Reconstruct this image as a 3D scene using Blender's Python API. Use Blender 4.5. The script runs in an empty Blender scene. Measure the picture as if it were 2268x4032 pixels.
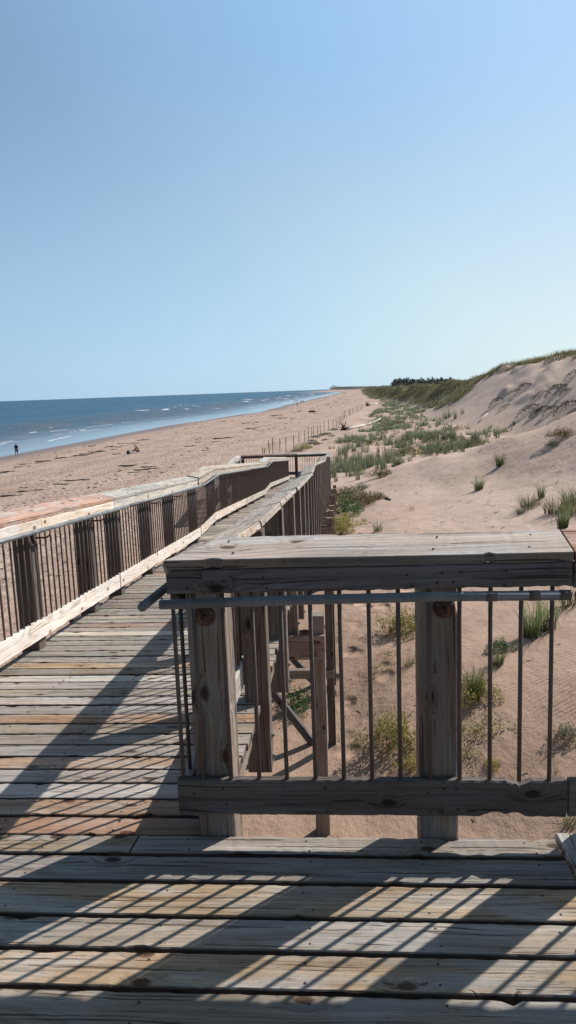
import bpy, bmesh, math, random
import numpy as np
from mathutils import Vector, Matrix
random.seed(7); RNG = np.random.default_rng(11)
scene = bpy.context.scene
COL = scene.collection
R = math.radians

# ---------------------------------------------------------------- object helpers
WLOC = {}
def tag(o, label=None, cat=None, group=None, kind=None):
    if label: o['label'] = label
    if cat: o['category'] = cat
    if group: o['group'] = group
    if kind: o['kind'] = kind
    return o

def empty(name, loc, label, cat, group=None):
    o = bpy.data.objects.new(name, None); COL.objects.link(o)
    o.location = loc; o.empty_display_size = .2
    WLOC[o] = Vector(loc)
    return tag(o, label, cat, group)

def link(name, me, parent=None, loc=None):
    o = bpy.data.objects.new(name, me); COL.objects.link(o)
    if parent is not None:
        o.parent = parent
        base = WLOC.get(parent, Vector((0, 0, 0)))
        o.location = (Vector(loc) - base) if loc is not None else Vector((0, 0, 0))
        WLOC[o] = Vector(loc) if loc is not None else base.copy()
    else:
        o.location = loc if loc is not None else (0, 0, 0)
        WLOC[o] = Vector(o.location)
    return o

def np_mesh(name, V, F3=None, F4=None, mats=(), attrs=None, smooth=False, midx=None):
    """mesh from numpy arrays: V (n,3), triangles, quads"""
    me = bpy.data.meshes.new(name)
    V = np.asarray(V, np.float32)
    parts = []; sizes = []
    if F3 is not None and len(F3): parts.append(np.asarray(F3, np.int32).ravel()); sizes.append(np.full(len(F3), 3, np.int32))
    if F4 is not None and len(F4): parts.append(np.asarray(F4, np.int32).ravel()); sizes.append(np.full(len(F4), 4, np.int32))
    L = np.concatenate(parts); S = np.concatenate(sizes)
    me.vertices.add(len(V)); me.vertices.foreach_set('co', V.ravel())
    me.loops.add(len(L)); me.loops.foreach_set('vertex_index', L)
    me.polygons.add(len(S))
    st = np.zeros(len(S), np.int32); st[1:] = np.cumsum(S)[:-1]
    me.polygons.foreach_set('loop_start', st); me.polygons.foreach_set('loop_total', S)
    if smooth: me.polygons.foreach_set('use_smooth', np.ones(len(S), bool))
    if midx is not None: me.polygons.foreach_set('material_index', np.asarray(midx, np.int32))
    for m in mats: me.materials.append(m)
    for k, (typ, dat) in (attrs or {}).items():
        a = me.attributes.new(k, typ, 'POINT'); dat = np.asarray(dat, np.float32)
        if typ == 'FLOAT': a.data.foreach_set('value', dat.ravel())
        elif typ == 'FLOAT_VECTOR': a.data.foreach_set('vector', dat.ravel())
        else:
            if dat.shape[1] == 3: dat = np.concatenate([dat, np.ones((len(dat), 1), np.float32)], 1)
            a.data.foreach_set('color', dat.ravel())
    me.update(calc_edges=True); me.validate()
    return me

class MB:
    """collects polygons of one part; every vertex carries wood coordinates and a tint"""
    def __init__(s): s.v = []; s.f = []; s.m = []; s.w = []; s.t = []
    def add(s, vs, fs, mat=0, wc=None, tint=(.3, .3, .3)):
        b = len(s.v); s.v += [tuple(v) for v in vs]
        s.w += [tuple(w) for w in (wc if wc is not None else vs)]
        s.t += [tint] * len(vs)
        for f in fs: s.f.append(tuple(i + b for i in f)); s.m.append(mat)
    def board(s, a, b, w, t, side, tint, n=2, rag=0., bev=.004, mit0=0., mit1=0., mat=0, warp=0., chips=0, edge=None):
        """box board from a to b (axis of its centre); 'side' gives the width direction; mit = end offset per metre of width"""
        a = Vector(a); b = Vector(b); d = b - a; Ln = d.length; d.normalize()
        side = Vector(side); side = (side - d * side.dot(d)).normalized(); up = side.cross(d) * -1
        if up.z < -.3: up = -up
        hw, ht = w / 2, t / 2; c = min(bev, hw * .4, ht * .4)
        sec = [(-hw + c, ht), (hw - c, ht), (hw, ht - c), (hw, -ht + c), (hw - c, -ht), (-hw + c, -ht), (-hw, -ht + c), (-hw, ht - c)]
        ro = random.uniform(0, 90), random.uniform(0, 9), random.uniform(0, 9)
        tw = [random.uniform(-1, 1) for _ in range(4)]
        cs = [(random.random(), random.choice((-1, 1)), random.uniform(.015, .05), random.uniform(.006, .02)) for _ in range(chips)]
        vs = []; wc = []
        for i in range(n + 1):
            u = i / n
            nl = [0, 0]
            if rag and 0 < i < n:
                nl = [random.uniform(0, rag) if random.random() < .75 else random.uniform(rag, rag * 2.2) for _ in range(2)]
            wz = warp * (tw[0] * math.sin(u * 5 + tw[1] * 3) + tw[2] * .5 * math.sin(u * 13 + tw[3]))
            for k, (l, h) in enumerate(sec):
                ll, hh = l, h
                e = 0 if l < 0 else 1
                sg = -1 if e == 0 else 1
                if rag:
                    ll -= sg * nl[e] * (1 if abs(l) > hw - c * .5 else .8)
                    if h > 0 and abs(l) > hw - c * 1.5: hh -= nl[e] * .5
                for (cu, cside, cl, cd) in cs:
                    if cside == sg:
                        q = 1 - abs(u - cu) * Ln / cl
                        if q > 0: ll -= sg * cd * min(1, q * 1.6)
                s0 = u * Ln + (mit0 * l * (1 - u)) + (mit1 * l * u)
                vs.append(a + d * s0 + side * ll + up * (hh + wz))
                wc.append((s0 + ro[0], ll + ro[1], hh + ro[2]))
        fs = []
        for i in range(n):
            for k in range(8):
                k2 = (k + 1) % 8
                fs.append((i * 8 + k, i * 8 + k2, (i + 1) * 8 + k2, (i + 1) * 8 + k))
        fs.append(tuple(range(7, -1, -1))); fs.append(tuple(n * 8 + k for k in range(8)))
        # make sure faces look outward
        if side.cross(up).dot(d) < 0: fs = [tuple(reversed(f)) for f in fs]
        s.add(vs, [tuple(reversed(f)) for f in fs], mat, wc, tint)
        if edge:  # own tint for the sides; on decking it paints gap shade and dirt
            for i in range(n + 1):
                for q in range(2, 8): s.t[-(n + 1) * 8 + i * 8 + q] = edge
    def tube(s, pts, r, n=10, mat=0, tint=(.3, .3, .3), cap=True, r2=None):
        pts = [Vector(p) for p in pts]; vs = []; wc = []; L = 0
        d0 = (pts[1] - pts[0]).normalized()
        ref = Vector((0, 0, 1)) if abs(d0.z) < .9 else Vector((1, 0, 0))
        for i, p in enumerate(pts):
            if i == 0: d = pts[1] - pts[0]
            elif i == len(pts) - 1: d = pts[-1] - pts[-2]
            else: d = (pts[i + 1] - pts[i]).normalized() + (pts[i] - pts[i - 1]).normalized()
            d.normalize(); x = ref.cross(d).normalized(); y = d.cross(x)
            if i: L += (p - pts[i - 1]).length
            rr = r if r2 is None else r + (r2 - r) * i / (len(pts) - 1)
            for k in range(n):
                a = 2 * math.pi * k / n
                vs.append(p + x * math.cos(a) * rr + y * math.sin(a) * rr); wc.append((L, rr * math.cos(a), rr * math.sin(a)))
        fs = []
        for i in range(len(pts) - 1):
            for k in range(n):
                k2 = (k + 1) % n
                fs.append((i * n + k, i * n + k2, (i + 1) * n + k2, (i + 1) * n + k))
        if cap: fs.append(tuple(range(n - 1, -1, -1))); fs.append(tuple((len(pts) - 1) * n + k for k in range(n)))
        s.add(vs, fs, mat, wc, tint)
    def disc(s, c, nrm, r, h, n=10, mat=0, tint=(.3, .3, .3)):
        c = Vector(c); nrm = Vector(nrm).normalized()
        s.tube([c, c + nrm * h], r, n, mat, tint)
    def build(s, name, mats, parent=None, smooth=False):
        base = WLOC[parent] if parent is not None else Vector((0, 0, 0))
        me = bpy.data.meshes.new(name)
        me.from_pydata([(v[0] - base.x, v[1] - base.y, v[2] - base.z) for v in s.v], [], s.f)
        for m in mats: me.materials.append(m)
        me.polygons.foreach_set('material_index', s.m)
        if smooth: me.polygons.foreach_set('use_smooth', [True] * len(s.f))
        a = me.attributes.new('wc', 'FLOAT_VECTOR', 'POINT'); a.data.foreach_set('vector', [c for w in s.w for c in w])
        a = me.attributes.new('tint', 'FLOAT_COLOR', 'POINT'); a.data.foreach_set('color', [c for t in s.t for c in (t[0], t[1], t[2], 1.)])
        me.update()
        return link(name, me, parent)

# ---------------------------------------------------------------- materials
def new_mat(name):
    m = bpy.data.materials.new(name); m.use_nodes = True
    nt = m.node_tree; nt.nodes.clear()
    return m, nt
class NT:
    def __init__(s, nt): s.nt = nt
    def n(s, typ, **kw):
        nd = s.nt.nodes.new(typ)
        for k, v in kw.items():
            if k in ('inp',):
                for i, val in v.items(): s.set(nd.inputs[i], val)
            else: setattr(nd, k, v)
        return nd
    def set(s, sock, val):
        if isinstance(val, bpy.types.NodeSocket): s.nt.links.new(val, sock)
        else: sock.default_value = val
    def math(s, op, a, b=0., c=None, clamp=False):
        nd = s.n('ShaderNodeMath', operation=op, use_clamp=clamp); s.set(nd.inputs[0], a); s.set(nd.inputs[1], b)
        if c is not None: s.set(nd.inputs[2], c)
        return nd.outputs[0]
    def mix(s, f, a, b, blend='MIX'):
        nd = s.n('ShaderNodeMix', data_type='RGBA', blend_type=blend); nd.clamp_factor = True
        s.set(nd.inputs['Factor'], f); s.set(nd.inputs[6], a); s.set(nd.inputs[7], b); return nd.outputs[2]
    def ramp(s, f, stops):
        nd = s.n('ShaderNodeValToRGB'); s.set(nd.inputs[0], f); e = nd.color_ramp.elements
        while len(e) < len(stops): e.new(.5)
        for el, (p, c) in zip(e, stops):
            el.position = p; el.color = (c, c, c, 1) if isinstance(c, (int, float)) else (*c, 1)
        return nd.outputs[0]
    def noise(s, vec, scale, detail=3., rough=.55, dist=0.):
        nd = s.n('ShaderNodeTexNoise'); s.set(nd.inputs['Vector'], vec); nd.inputs['Scale'].default_value = scale
        nd.inputs['Detail'].default_value = detail; nd.inputs['Roughness'].default_value = rough; nd.inputs['Distortion'].default_value = dist
        return nd.outputs[0]
    def vmul(s, v, xyz):
        nd = s.n('ShaderNodeVectorMath', operation='MULTIPLY'); s.set(nd.inputs[0], v); nd.inputs[1].default_value = xyz; return nd.outputs[0]
    def attr(s, name, out='Vector'):
        nd = s.n('ShaderNodeAttribute', attribute_name=name); return nd.outputs[out]
    def sep(s, v):
        nd = s.n('ShaderNodeSeparateXYZ'); s.set(nd.inputs[0], v); return nd.outputs
    def comb(s, x, y, z):
        nd = s.n('ShaderNodeCombineXYZ'); s.set(nd.inputs[0], x); s.set(nd.inputs[1], y); s.set(nd.inputs[2], z); return nd.outputs[0]
    def maprange(s, v, a, b, c=0., d=1., smooth=True):
        nd = s.n('ShaderNodeMapRange', interpolation_type='SMOOTHSTEP' if smooth else 'LINEAR')
        s.set(nd.inputs[0], v); nd.inputs[1].default_value = a; nd.inputs[2].default_value = b; nd.inputs[3].default_value = c; nd.inputs[4].default_value = d
        return nd.outputs[0]
    def bump(s, h, strength=1., dist=.01, nrm=None):
        nd = s.n('ShaderNodeBump'); s.set(nd.inputs['Height'], h); nd.inputs['Strength'].default_value = strength; nd.inputs['Distance'].default_value = dist
        if nrm is not None: s.set(nd.inputs['Normal'], nrm)
        return nd.outputs[0]
    def out(s, color, rough=.8, metal=0., nrm=None, spec=.5, trans=None):
        p = s.n('ShaderNodeBsdfPrincipled')
        s.set(p.inputs['Base Color'], color if isinstance(color, bpy.types.NodeSocket) else (*color, 1)); s.set(p.inputs['Roughness'], rough); s.set(p.inputs['Metallic'], metal)
        s.set(p.inputs['Specular IOR Level'], spec)
        if nrm is not None: s.set(p.inputs['Normal'], nrm)
        o = s.n('ShaderNodeOutputMaterial'); sh = p.outputs[0]
        if trans:
            t = s.n('ShaderNodeBsdfTranslucent'); s.set(t.inputs[0], color if isinstance(color, bpy.types.NodeSocket) else (*color, 1))
            mx = s.n('ShaderNodeMixShader'); mx.inputs[0].default_value = trans
            s.nt.links.new(sh, mx.inputs[1]); s.nt.links.new(t.outputs[0], mx.inputs[2]); sh = mx.outputs[0]
        s.nt.links.new(sh, o.inputs[0])

def wood_material():
    m, nt = new_mat('weathered_wood'); k = NT(nt)
    wc = k.attr('wc'); tint = k.attr('tint', 'Color')
    x, y, z = k.sep(wc)
    # knots: sparse cells along the board
    kv = k.comb(k.math('MULTIPLY', x, 4.), k.math('MULTIPLY', k.math('ADD', y, z), 8.), 0.)
    vor = k.n('ShaderNodeTexVoronoi', feature='F1', voronoi_dimensions='2D'); k.set(vor.inputs['Vector'], kv); vor.inputs['Scale'].default_value = 1.
    dk = vor.outputs['Distance']; pick = k.sep(vor.outputs['Color'])[0]
    has = k.math('GREATER_THAN', pick, .74)
    near = k.math('MULTIPLY', k.maprange(dk, .45, .0), has)
    core = k.math('MULTIPLY', k.maprange(dk, .15, .08), has)
    # grain bends round the knots and wanders
    wob = k.math('MULTIPLY', k.math('SUBTRACT', k.noise(k.vmul(wc, (1.1, 4., 4.)), 1., 2.), .5), .045)
    bend = k.math('ADD', wob, k.math('MULTIPLY', near, .035))
    yy = k.math('ADD', y, bend); zz = k.math('ADD', z, k.math('MULTIPLY', bend, .6))
    fine = k.noise(k.comb(k.math('MULTIPLY', x, 2.2), k.math('MULTIPLY', yy, 150.), k.math('MULTIPLY', zz, 150.)), 1., 4., .6)
    streak = k.noise(k.comb(k.math('MULTIPLY', x, 1.1), k.math('MULTIPLY', yy, 34.), k.math('MULTIPLY', zz, 34.)), 1., 3., .6)
    rp = k.math('ADD', k.math('MULTIPLY', yy, 150.), k.math('MULTIPLY', k.math('SUBTRACT', k.noise(k.vmul(wc, (.7, 4., 4.)), 1., 2.), .5), 70.))
    rings = k.math('MULTIPLY_ADD', k.math('SINE', k.math('ADD', rp, k.math('MULTIPLY', zz, 40.))), .5, .5)
    rings = k.math('POWER', rings, 3.)
    blotch = k.noise(k.vmul(wc, (2.4, 9., 9.)), 1., 4., .6)
    blot2 = k.noise(k.vmul(wc, (.9, 3., 3.)), 1., 2., .5)
    crack = k.maprange(k.noise(k.comb(k.math('MULTIPLY', x, 1.7), k.math('MULTIPLY', yy, 75.), k.math('MULTIPLY', zz, 75.)), 1., 2., .5), .62, .68)
    flake = k.maprange(k.noise(k.vmul(wc, (16., 95., 95.)), 1., 3., .65), .60, .70)
    # colour
    hsv = k.n('ShaderNodeHueSaturation'); hsv.inputs['Saturation'].default_value = .38; hsv.inputs['Value'].default_value = 1.08; k.set(hsv.inputs['Color'], tint)
    col = k.mix(k.maprange(blotch, .42, .66), tint, hsv.outputs[0])
    g = k.math('ADD', k.math('MULTIPLY', fine, .75), k.math('ADD', k.math('MULTIPLY', streak, .7), k.math('MULTIPLY', blot2, .5)))
    gv = k.maprange(g, .66, 1.28, .50, 1.42, False)
    soft = k.maprange(k.sep(tint)[0], .42, .72, 0., .6)
    keep = k.math('SUBTRACT', 1., soft)
    gv = k.math('MULTIPLY_ADD', k.math('SUBTRACT', gv, 1.), keep, 1.)
    col = k.mix(1., col, k.comb(gv, gv, gv), 'MULTIPLY')
    rr = k.math('MULTIPLY_ADD', rings, k.math('MULTIPLY', k.maprange(k.noise(k.vmul(wc, (.5, 6., 6.)), 1., 2.), .4, .65), -.42), 1.06)
    col = k.mix(k.maprange(blot2, .35, .65, .35, 1.), col, k.mix(1., col, k.comb(rr, k.math('MULTIPLY', rr, .975), k.math('MULTIPLY', rr, .96)), 'MULTIPLY'))
    dark = k.mix(1., col, (.30, .25, .21, 1), 'MULTIPLY')
    col = k.mix(k.math('MULTIPLY', k.math('MULTIPLY', crack, .85), keep), col, dark)
    col = k.mix(k.math('MULTIPLY', k.math('MULTIPLY', flake, .55), keep), col, dark)
    col = k.mix(k.math('MULTIPLY', near, .30), col, k.mix(1., col, (.72, .55, .42, 1), 'MULTIPLY'))
    col = k.mix(k.math('MULTIPLY', core, .88), col, k.mix(1., col, (.22, .15, .11, 1), 'MULTIPLY'))
    h = k.math('ADD', k.math('MULTIPLY', fine, .7), k.math('MULTIPLY', streak, .6))
    h = k.math('SUBTRACT', h, k.math('MULTIPLY', crack, 1.3)); h = k.math('SUBTRACT', h, k.math('MULTIPLY', rings, .25)); h = k.math('SUBTRACT', h, k.math('MULTIPLY', flake, .3))
    k.out(col, .88, 0, k.bump(h, .8, .0035), .25)
    return m

def metal_material(name, c0, c1, rough=.5, metal=.7, rust=None):
    m, nt = new_mat(name); k = NT(nt)
    g = k.n('ShaderNodeTexCoord').outputs['Object']
    a = k.noise(g, 9., 4., .6); b = k.noise(g, 120., 3., .6)
    col = k.mix(k.maprange(a, .35, .65), (*c0, 1), (*c1, 1))
    if rust: col = k.mix(k.maprange(k.noise(g, 14., 5., .7), .56, .68), col, (*rust, 1))
    col = k.mix(k.maprange(b, .3, .7, 0., .3), col, (c0[0] * .5, c0[1] * .5, c0[2] * .5, 1))
    k.out(col, rough, metal, k.bump(k.math('ADD', a, k.math('MULTIPLY', b, .4)), .35, .002), .4)
    return m

def plain(name, c, rough=.8, var=.3, scale=8., spec=.3):
    m, nt = new_mat(name); k = NT(nt)
    g = k.n('ShaderNodeTexCoord').outputs['Object']
    v = k.maprange(k.noise(g, scale, 4., .6), .3, .7, 1 - var, 1 + var)
    col = k.mix(1., (*c, 1), k.comb(v, v, v), 'MULTIPLY')
    k.out(col, rough, 0, k.bump(k.noise(g, scale * 3, 3.), .3, .01), spec)
    return m

def foliage_material():
    m, nt = new_mat('foliage'); k = NT(nt)
    t = k.attr('tint', 'Color')
    oi = k.n('ShaderNodeObjectInfo').outputs['Random']
    v = k.math('MULTIPLY_ADD', oi, .4, .8)
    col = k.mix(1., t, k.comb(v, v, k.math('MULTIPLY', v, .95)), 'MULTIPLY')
    k.out(col, .6, 0, None, .3, .40)
    return m

WOOD = wood_material()
PIPE = metal_material('galvanised_pipe', (.17, .18, .19), (.26, .27, .285), .5, .25)
RUSTY = metal_material('rusty_iron', (.135, .105, .095), (.185, .135, .115), .75, .05, (.16, .075, .045))
PLATE = metal_material('rusty_plate', (.12, .06, .045), (.17, .085, .06), .75, .2)
NAIL = plain('nail_iron', (.05, .045, .042), .6, .3, 200.)
FOL = foliage_material()
# ---------------------------------------------------------------- terrain
def lerp_tab(x, tab):
    xs = np.array([a for a, b in tab], float); ys = np.array([b for a, b in tab], float)
    return np.interp(x, xs, ys)

SHORE = [(-400, -60), (0, -54), (60, -50), (106, -49), (147, -47.7), (200, -46), (222, -42.4), (258, -39), (308, -32), (441, -32),
         (618, -27.5), (976, -18.4), (1550, -5.5), (2000, -12), (2500, -80), (3000, -142), (3400, -150), (3500, 300), (3600, 1500), (4200, 4000), (6000, 9000)]
FOOT = [(-400, -8), (0, -7), (30, -6.5), (66, -4.6), (80, -3.4), (94, -1.6), (116, -.4), (153, 1.2), (180, 4), (300, 9), (500, 13),
        (1000, 19), (2000, 30), (2600, -20), (3000, -70), (3400, -80), (3500, 400), (3600, 1700), (6000, 9300)]
TOE = [(-400, 22), (0, 18), (40, 16.5), (60, 15), (76, 12.2), (90, 10.8), (110, 11.4), (130, 12.4), (160, 12.6), (200, 12.4), (300, 14), (450, 13.5), (1000, 24), (2000, 38),
       (2600, 0), (3000, -60), (3400, -70), (3500, 420), (3600, 1750), (6000, 9400)]
CREST = [(-400, 38), (0, 30), (60, 26.2), (85, 24.5), (95, 22.4), (110, 20.4), (130, 19.8), (160, 18.8), (200, 17.8), (300, 18.4), (450, 18),
         (1000, 34), (2000, 60), (2600, 30), (3000, -40), (3400, -50), (3500, 440), (3600, 1800), (6000, 9500)]
CRESTZ = [(-400, 4), (60, 4.4), (85, 4.25), (95, 4.05), (106, 3.5), (113, 2.75), (130, 2.0), (160, 1.0), (200, .9), (300, .7), (450, .7), (1000, 1.5), (2000, 5),
          (2600, 8), (3000, 10), (6000, 10)]
SEA_Z = -6.2

def hash2(i, j):
    h = np.sin(i * 127.1 + j * 311.7) * 43758.5453
    return h - np.floor(h)

def vnoise(x, y):
    i = np.floor(x); j = np.floor(y); fx = x - i; fy = y - j
    fx = fx * fx * fx * (fx * (fx * 6 - 15) + 10); fy = fy * fy * fy * (fy * (fy * 6 - 15) + 10)
    a = hash2(i, j); b = hash2(i + 1, j); c = hash2(i, j + 1); d = hash2(i + 1, j + 1)
    return (a + (b - a) * fx) * (1 - fy) + (c + (d - c) * fx) * fy - .5

def fbm(x, y, o=4):
    s = 0; a = 1.
    for k in range(o):
        s = s + a * vnoise(x + 17.3 * k, y - 9.1 * k); a *= .5; x = x * 2.03; y = y * 2.03
    return s

def sstep(a, b, x):
    t = np.clip((x - a) / (b - a), 0, 1)
    return t * t * (3 - 2 * t)

def base_ground(X, Y):
    xs = lerp_tab(Y, SHORE); xf = lerp_tab(Y, FOOT); xt = lerp_tab(Y, TOE); xc = lerp_tab(Y, CREST); zc = lerp_tab(Y, CRESTZ)
    zf = -3.2 + .35 * (1 - sstep(10, 55, Y))
    t = (xf - X) / np.maximum(xf - xs, 1)
    zb = zf - (zf - SEA_Z) * np.sign(t) * np.abs(t) ** 1.2
    zb = np.where(t > 1, SEA_Z - .045 * (t - 1) * np.maximum(xf - xs, 1), zb)
    zb = np.maximum(zb, -9)
    s = np.clip((X - xf) / np.maximum(xt - xf, 1), 0, 1)
    zfield = zf + .55 * s
    k = np.clip((X - xt) / np.maximum(xc - xt, 1), 0, 1.)
    prof = np.where(k < 1, .55 * k + .45 * (k * k * (3 - 2 * k)), 1)
    zd = zfield + (zc - zfield) * prof
    back = np.maximum(X - xc, 0)
    zd = zd - (zc + 1.0) * sstep(2, 40, back) * .8
    z = np.where(X < xf, zb, zd)
    return z

NEAR = [(9.3, 32, .5), (6.7, 34, -.62), (4.2, 36, -1.5), (2.43, 37.3, -2.26), (1.13, 38, -2.72), (6.6, 22.5, -1.1), (5.25, 27.3, -1.6),
        (3.3, 28.3, -2.1), (1.08, 27, -2.3), (.1, 25, -2.5), (5.05, 17.2, -1.5), (3.3, 19.7, -1.9), (1.3, 20.5, -2.1), (-.05, 22, -2.35),
        (3.65, 12.4, -1.8), (2.25, 13.5, -2.1), (.8, 12.8, -2.2), (-.07, 13, -2.3), (2.75, 9.2, -1.9), (1.57, 9.4, -2.0), (.57, 9.4, -2.25),
        (-.03, 9.6, -2.55), (2.05, 6.8, -2.4), (1.2, 7.0, -2.6), (.02, 7.2, -2.7), (0, 3, -3.0), (3, 3, -2.7), (7, 3, -1.6), (14, 32, .9), (12, 20, .6), (9, 10, -.2),
        (16, 8, 1.5), (20, 25, 2.2), (20, 0, 2.2), (-.6, 15, -2.6), (-.6, 30, -2.85)]
def _d(X, Y, z): return z - float(base_ground(np.array(X), np.array(Y)))
_cp = [(x, y, _d(x, y, z)) for x, y, z in NEAR]
_cp += [(x, y, 0.) for x in (-3.5, -8) for y in (2, 8, 14, 20, 27, 34, 42)]
_cp += [(x, y, 0.) for x, y in ((0, 43), (2.5, 44), (5, 45), (8, 46), (11, 48), (15, 52), (20, 58), (0, 52), (10, 60), (-2, 36))]
_cp = np.array(_cp)
_yw = lambda y: 11 * np.log1p(np.maximum(y, -8) / 12.)
_cx = np.stack([_cp[:, 0] * 1.0, _yw(_cp[:, 1])], 1)
_r = np.linalg.norm(_cx[:, None] - _cx[None], axis=2)
_w = np.linalg.solve(_r + 1e-9 * np.eye(len(_r)), _cp[:, 2])

def ground0(X, Y):
    X = np.asarray(X, float); Y = np.asarray(Y, float)
    z = base_ground(X, Y)
    near = (Y < 62) & (X > -10) & (X < 30) & (Y > -15)
    if np.any(near):
        px = np.atleast_1d(X)[np.atleast_1d(near)] if X.ndim else np.array([float(X)])
        py = np.atleast_1d(Y)[np.atleast_1d(near)] if Y.ndim else np.array([float(Y)])
        acc = np.zeros_like(px); wy = _yw(py)
        for (cx, cy), w in zip(_cx, _w):
            acc += w * np.sqrt((px - cx) ** 2 + (wy - cy) ** 2 + .05)
        fade = sstep(-8, -3, px) * (1 - sstep(46, 58, py))
        if X.ndim: z = z.copy(); z[near] += acc * fade
        else: z = z + float(acc[0] * fade[0])
    return z

def ground(X, Y):
    X = np.asarray(X, float); Y = np.asarray(Y, float)
    z = ground0(X, Y)
    xf = lerp_tab(Y, FOOT); xt = lerp_tab(Y, TOE); xc = lerp_tab(Y, CREST)
    field = sstep(0, 4, X - xf) * (1 - sstep(-3, 1, X - xt)) * sstep(38, 46, Y)
    dune = sstep(-2, 5, X - xt)
    z = z + field * (fbm(X * .35, Y * .22, 3) * .42)
    z = z + dune * (fbm(X * .16, Y * .055, 3) * 1.6 * sstep(105, 118, Y) + fbm(X * .5, Y * .3, 3) * .12) * (1 - sstep(900, 1500, Y))
    z = z + dune * np.maximum(fbm(X * .33 + 5, Y * .16 + 2, 3) - .1, 0) * .9 * sstep(0, 3, X - xt - 3) * (1 - sstep(-3, 1, X - xc)) * sstep(50, 60, Y) * (1 - sstep(95, 110, Y))
    z = z + sstep(-3, 0, X - xc) * fbm(X * .25, Y * .18, 4) * .7
    bd = 1 - sstep(-3, 2, X - xf)
    z = z + bd * fbm(X * .12, Y * .05, 3) * .16 * sstep(-49, -40, X)
    z = z + (X > -3) * (Y < 60) * fbm(X * .8, Y * .45, 3) * .06
    return z
# ---------------------------------------------------------------- ground, sea, sky
SUN_EL, SUN_AZ = R(38.7), R(46.0)

def polar(rr, aa, cx=0., cy=-.5):
    Rr, Aa = np.meshgrid(rr, aa, indexing='ij')
    X = cx + Rr * np.sin(Aa); Y = cy + Rr * np.cos(Aa)
    n, m = Rr.shape
    i = np.arange(n - 1)[:, None] * m + np.arange(m - 1)[None]
    F = np.stack([i, i + 1, i + m + 1, i + m], -1).reshape(-1, 4)[:, ::-1]
    return X.ravel(), Y.ravel(), F
def geo(a, b, q):
    n = int(math.log(b / a) / math.log(q)) + 1
    return np.geomspace(a, b, n)
rr = np.concatenate([geo(1.2, 6, 1.03)[:-1], geo(6, 60, 1.0065)[:-1], geo(60, 700, 1.011)[:-1], geo(700, 5600, 1.02)])
aa = np.concatenate([np.radians(np.linspace(-120, -33, 55))[:-1], np.radians(np.arange(-33, 25, .125)), np.radians(np.linspace(25, 115, 55))])
X, Y, F = polar(rr, aa)
Z = ground(X, Y)
xs_ = lerp_tab(Y, SHORE); xf_ = lerp_tab(Y, FOOT); xt_ = lerp_tab(Y, TOE); xc_ = lerp_tab(Y, CREST)
jit = fbm(X * .08, Y * .03, 3)
beach = 1 - sstep(-4, 3, X - xf_ + jit * 4)
wet = 1 - sstep(SEA_Z + .2, SEA_Z + 1.0, Z + jit * .25)
ripple = sstep(-.5, 2, X) * (1 - sstep(50, 62, Y))
field = sstep(0, 4, X - xf_) * (1 - sstep(-2, 4, X - xt_)) * sstep(40, 60, Y)
veg = np.clip(sstep(-.5, 2, X - xc_) + sstep(107, 114, Y + jit * 4) * sstep(.28, .5, (X - xt_) / np.maximum(xc_ - xt_, 1) + jit * .25), 0, 1)
veg = np.maximum(veg, sstep(280, 420, Y) * sstep(-1, 3, X - xt_) * .9)

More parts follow.
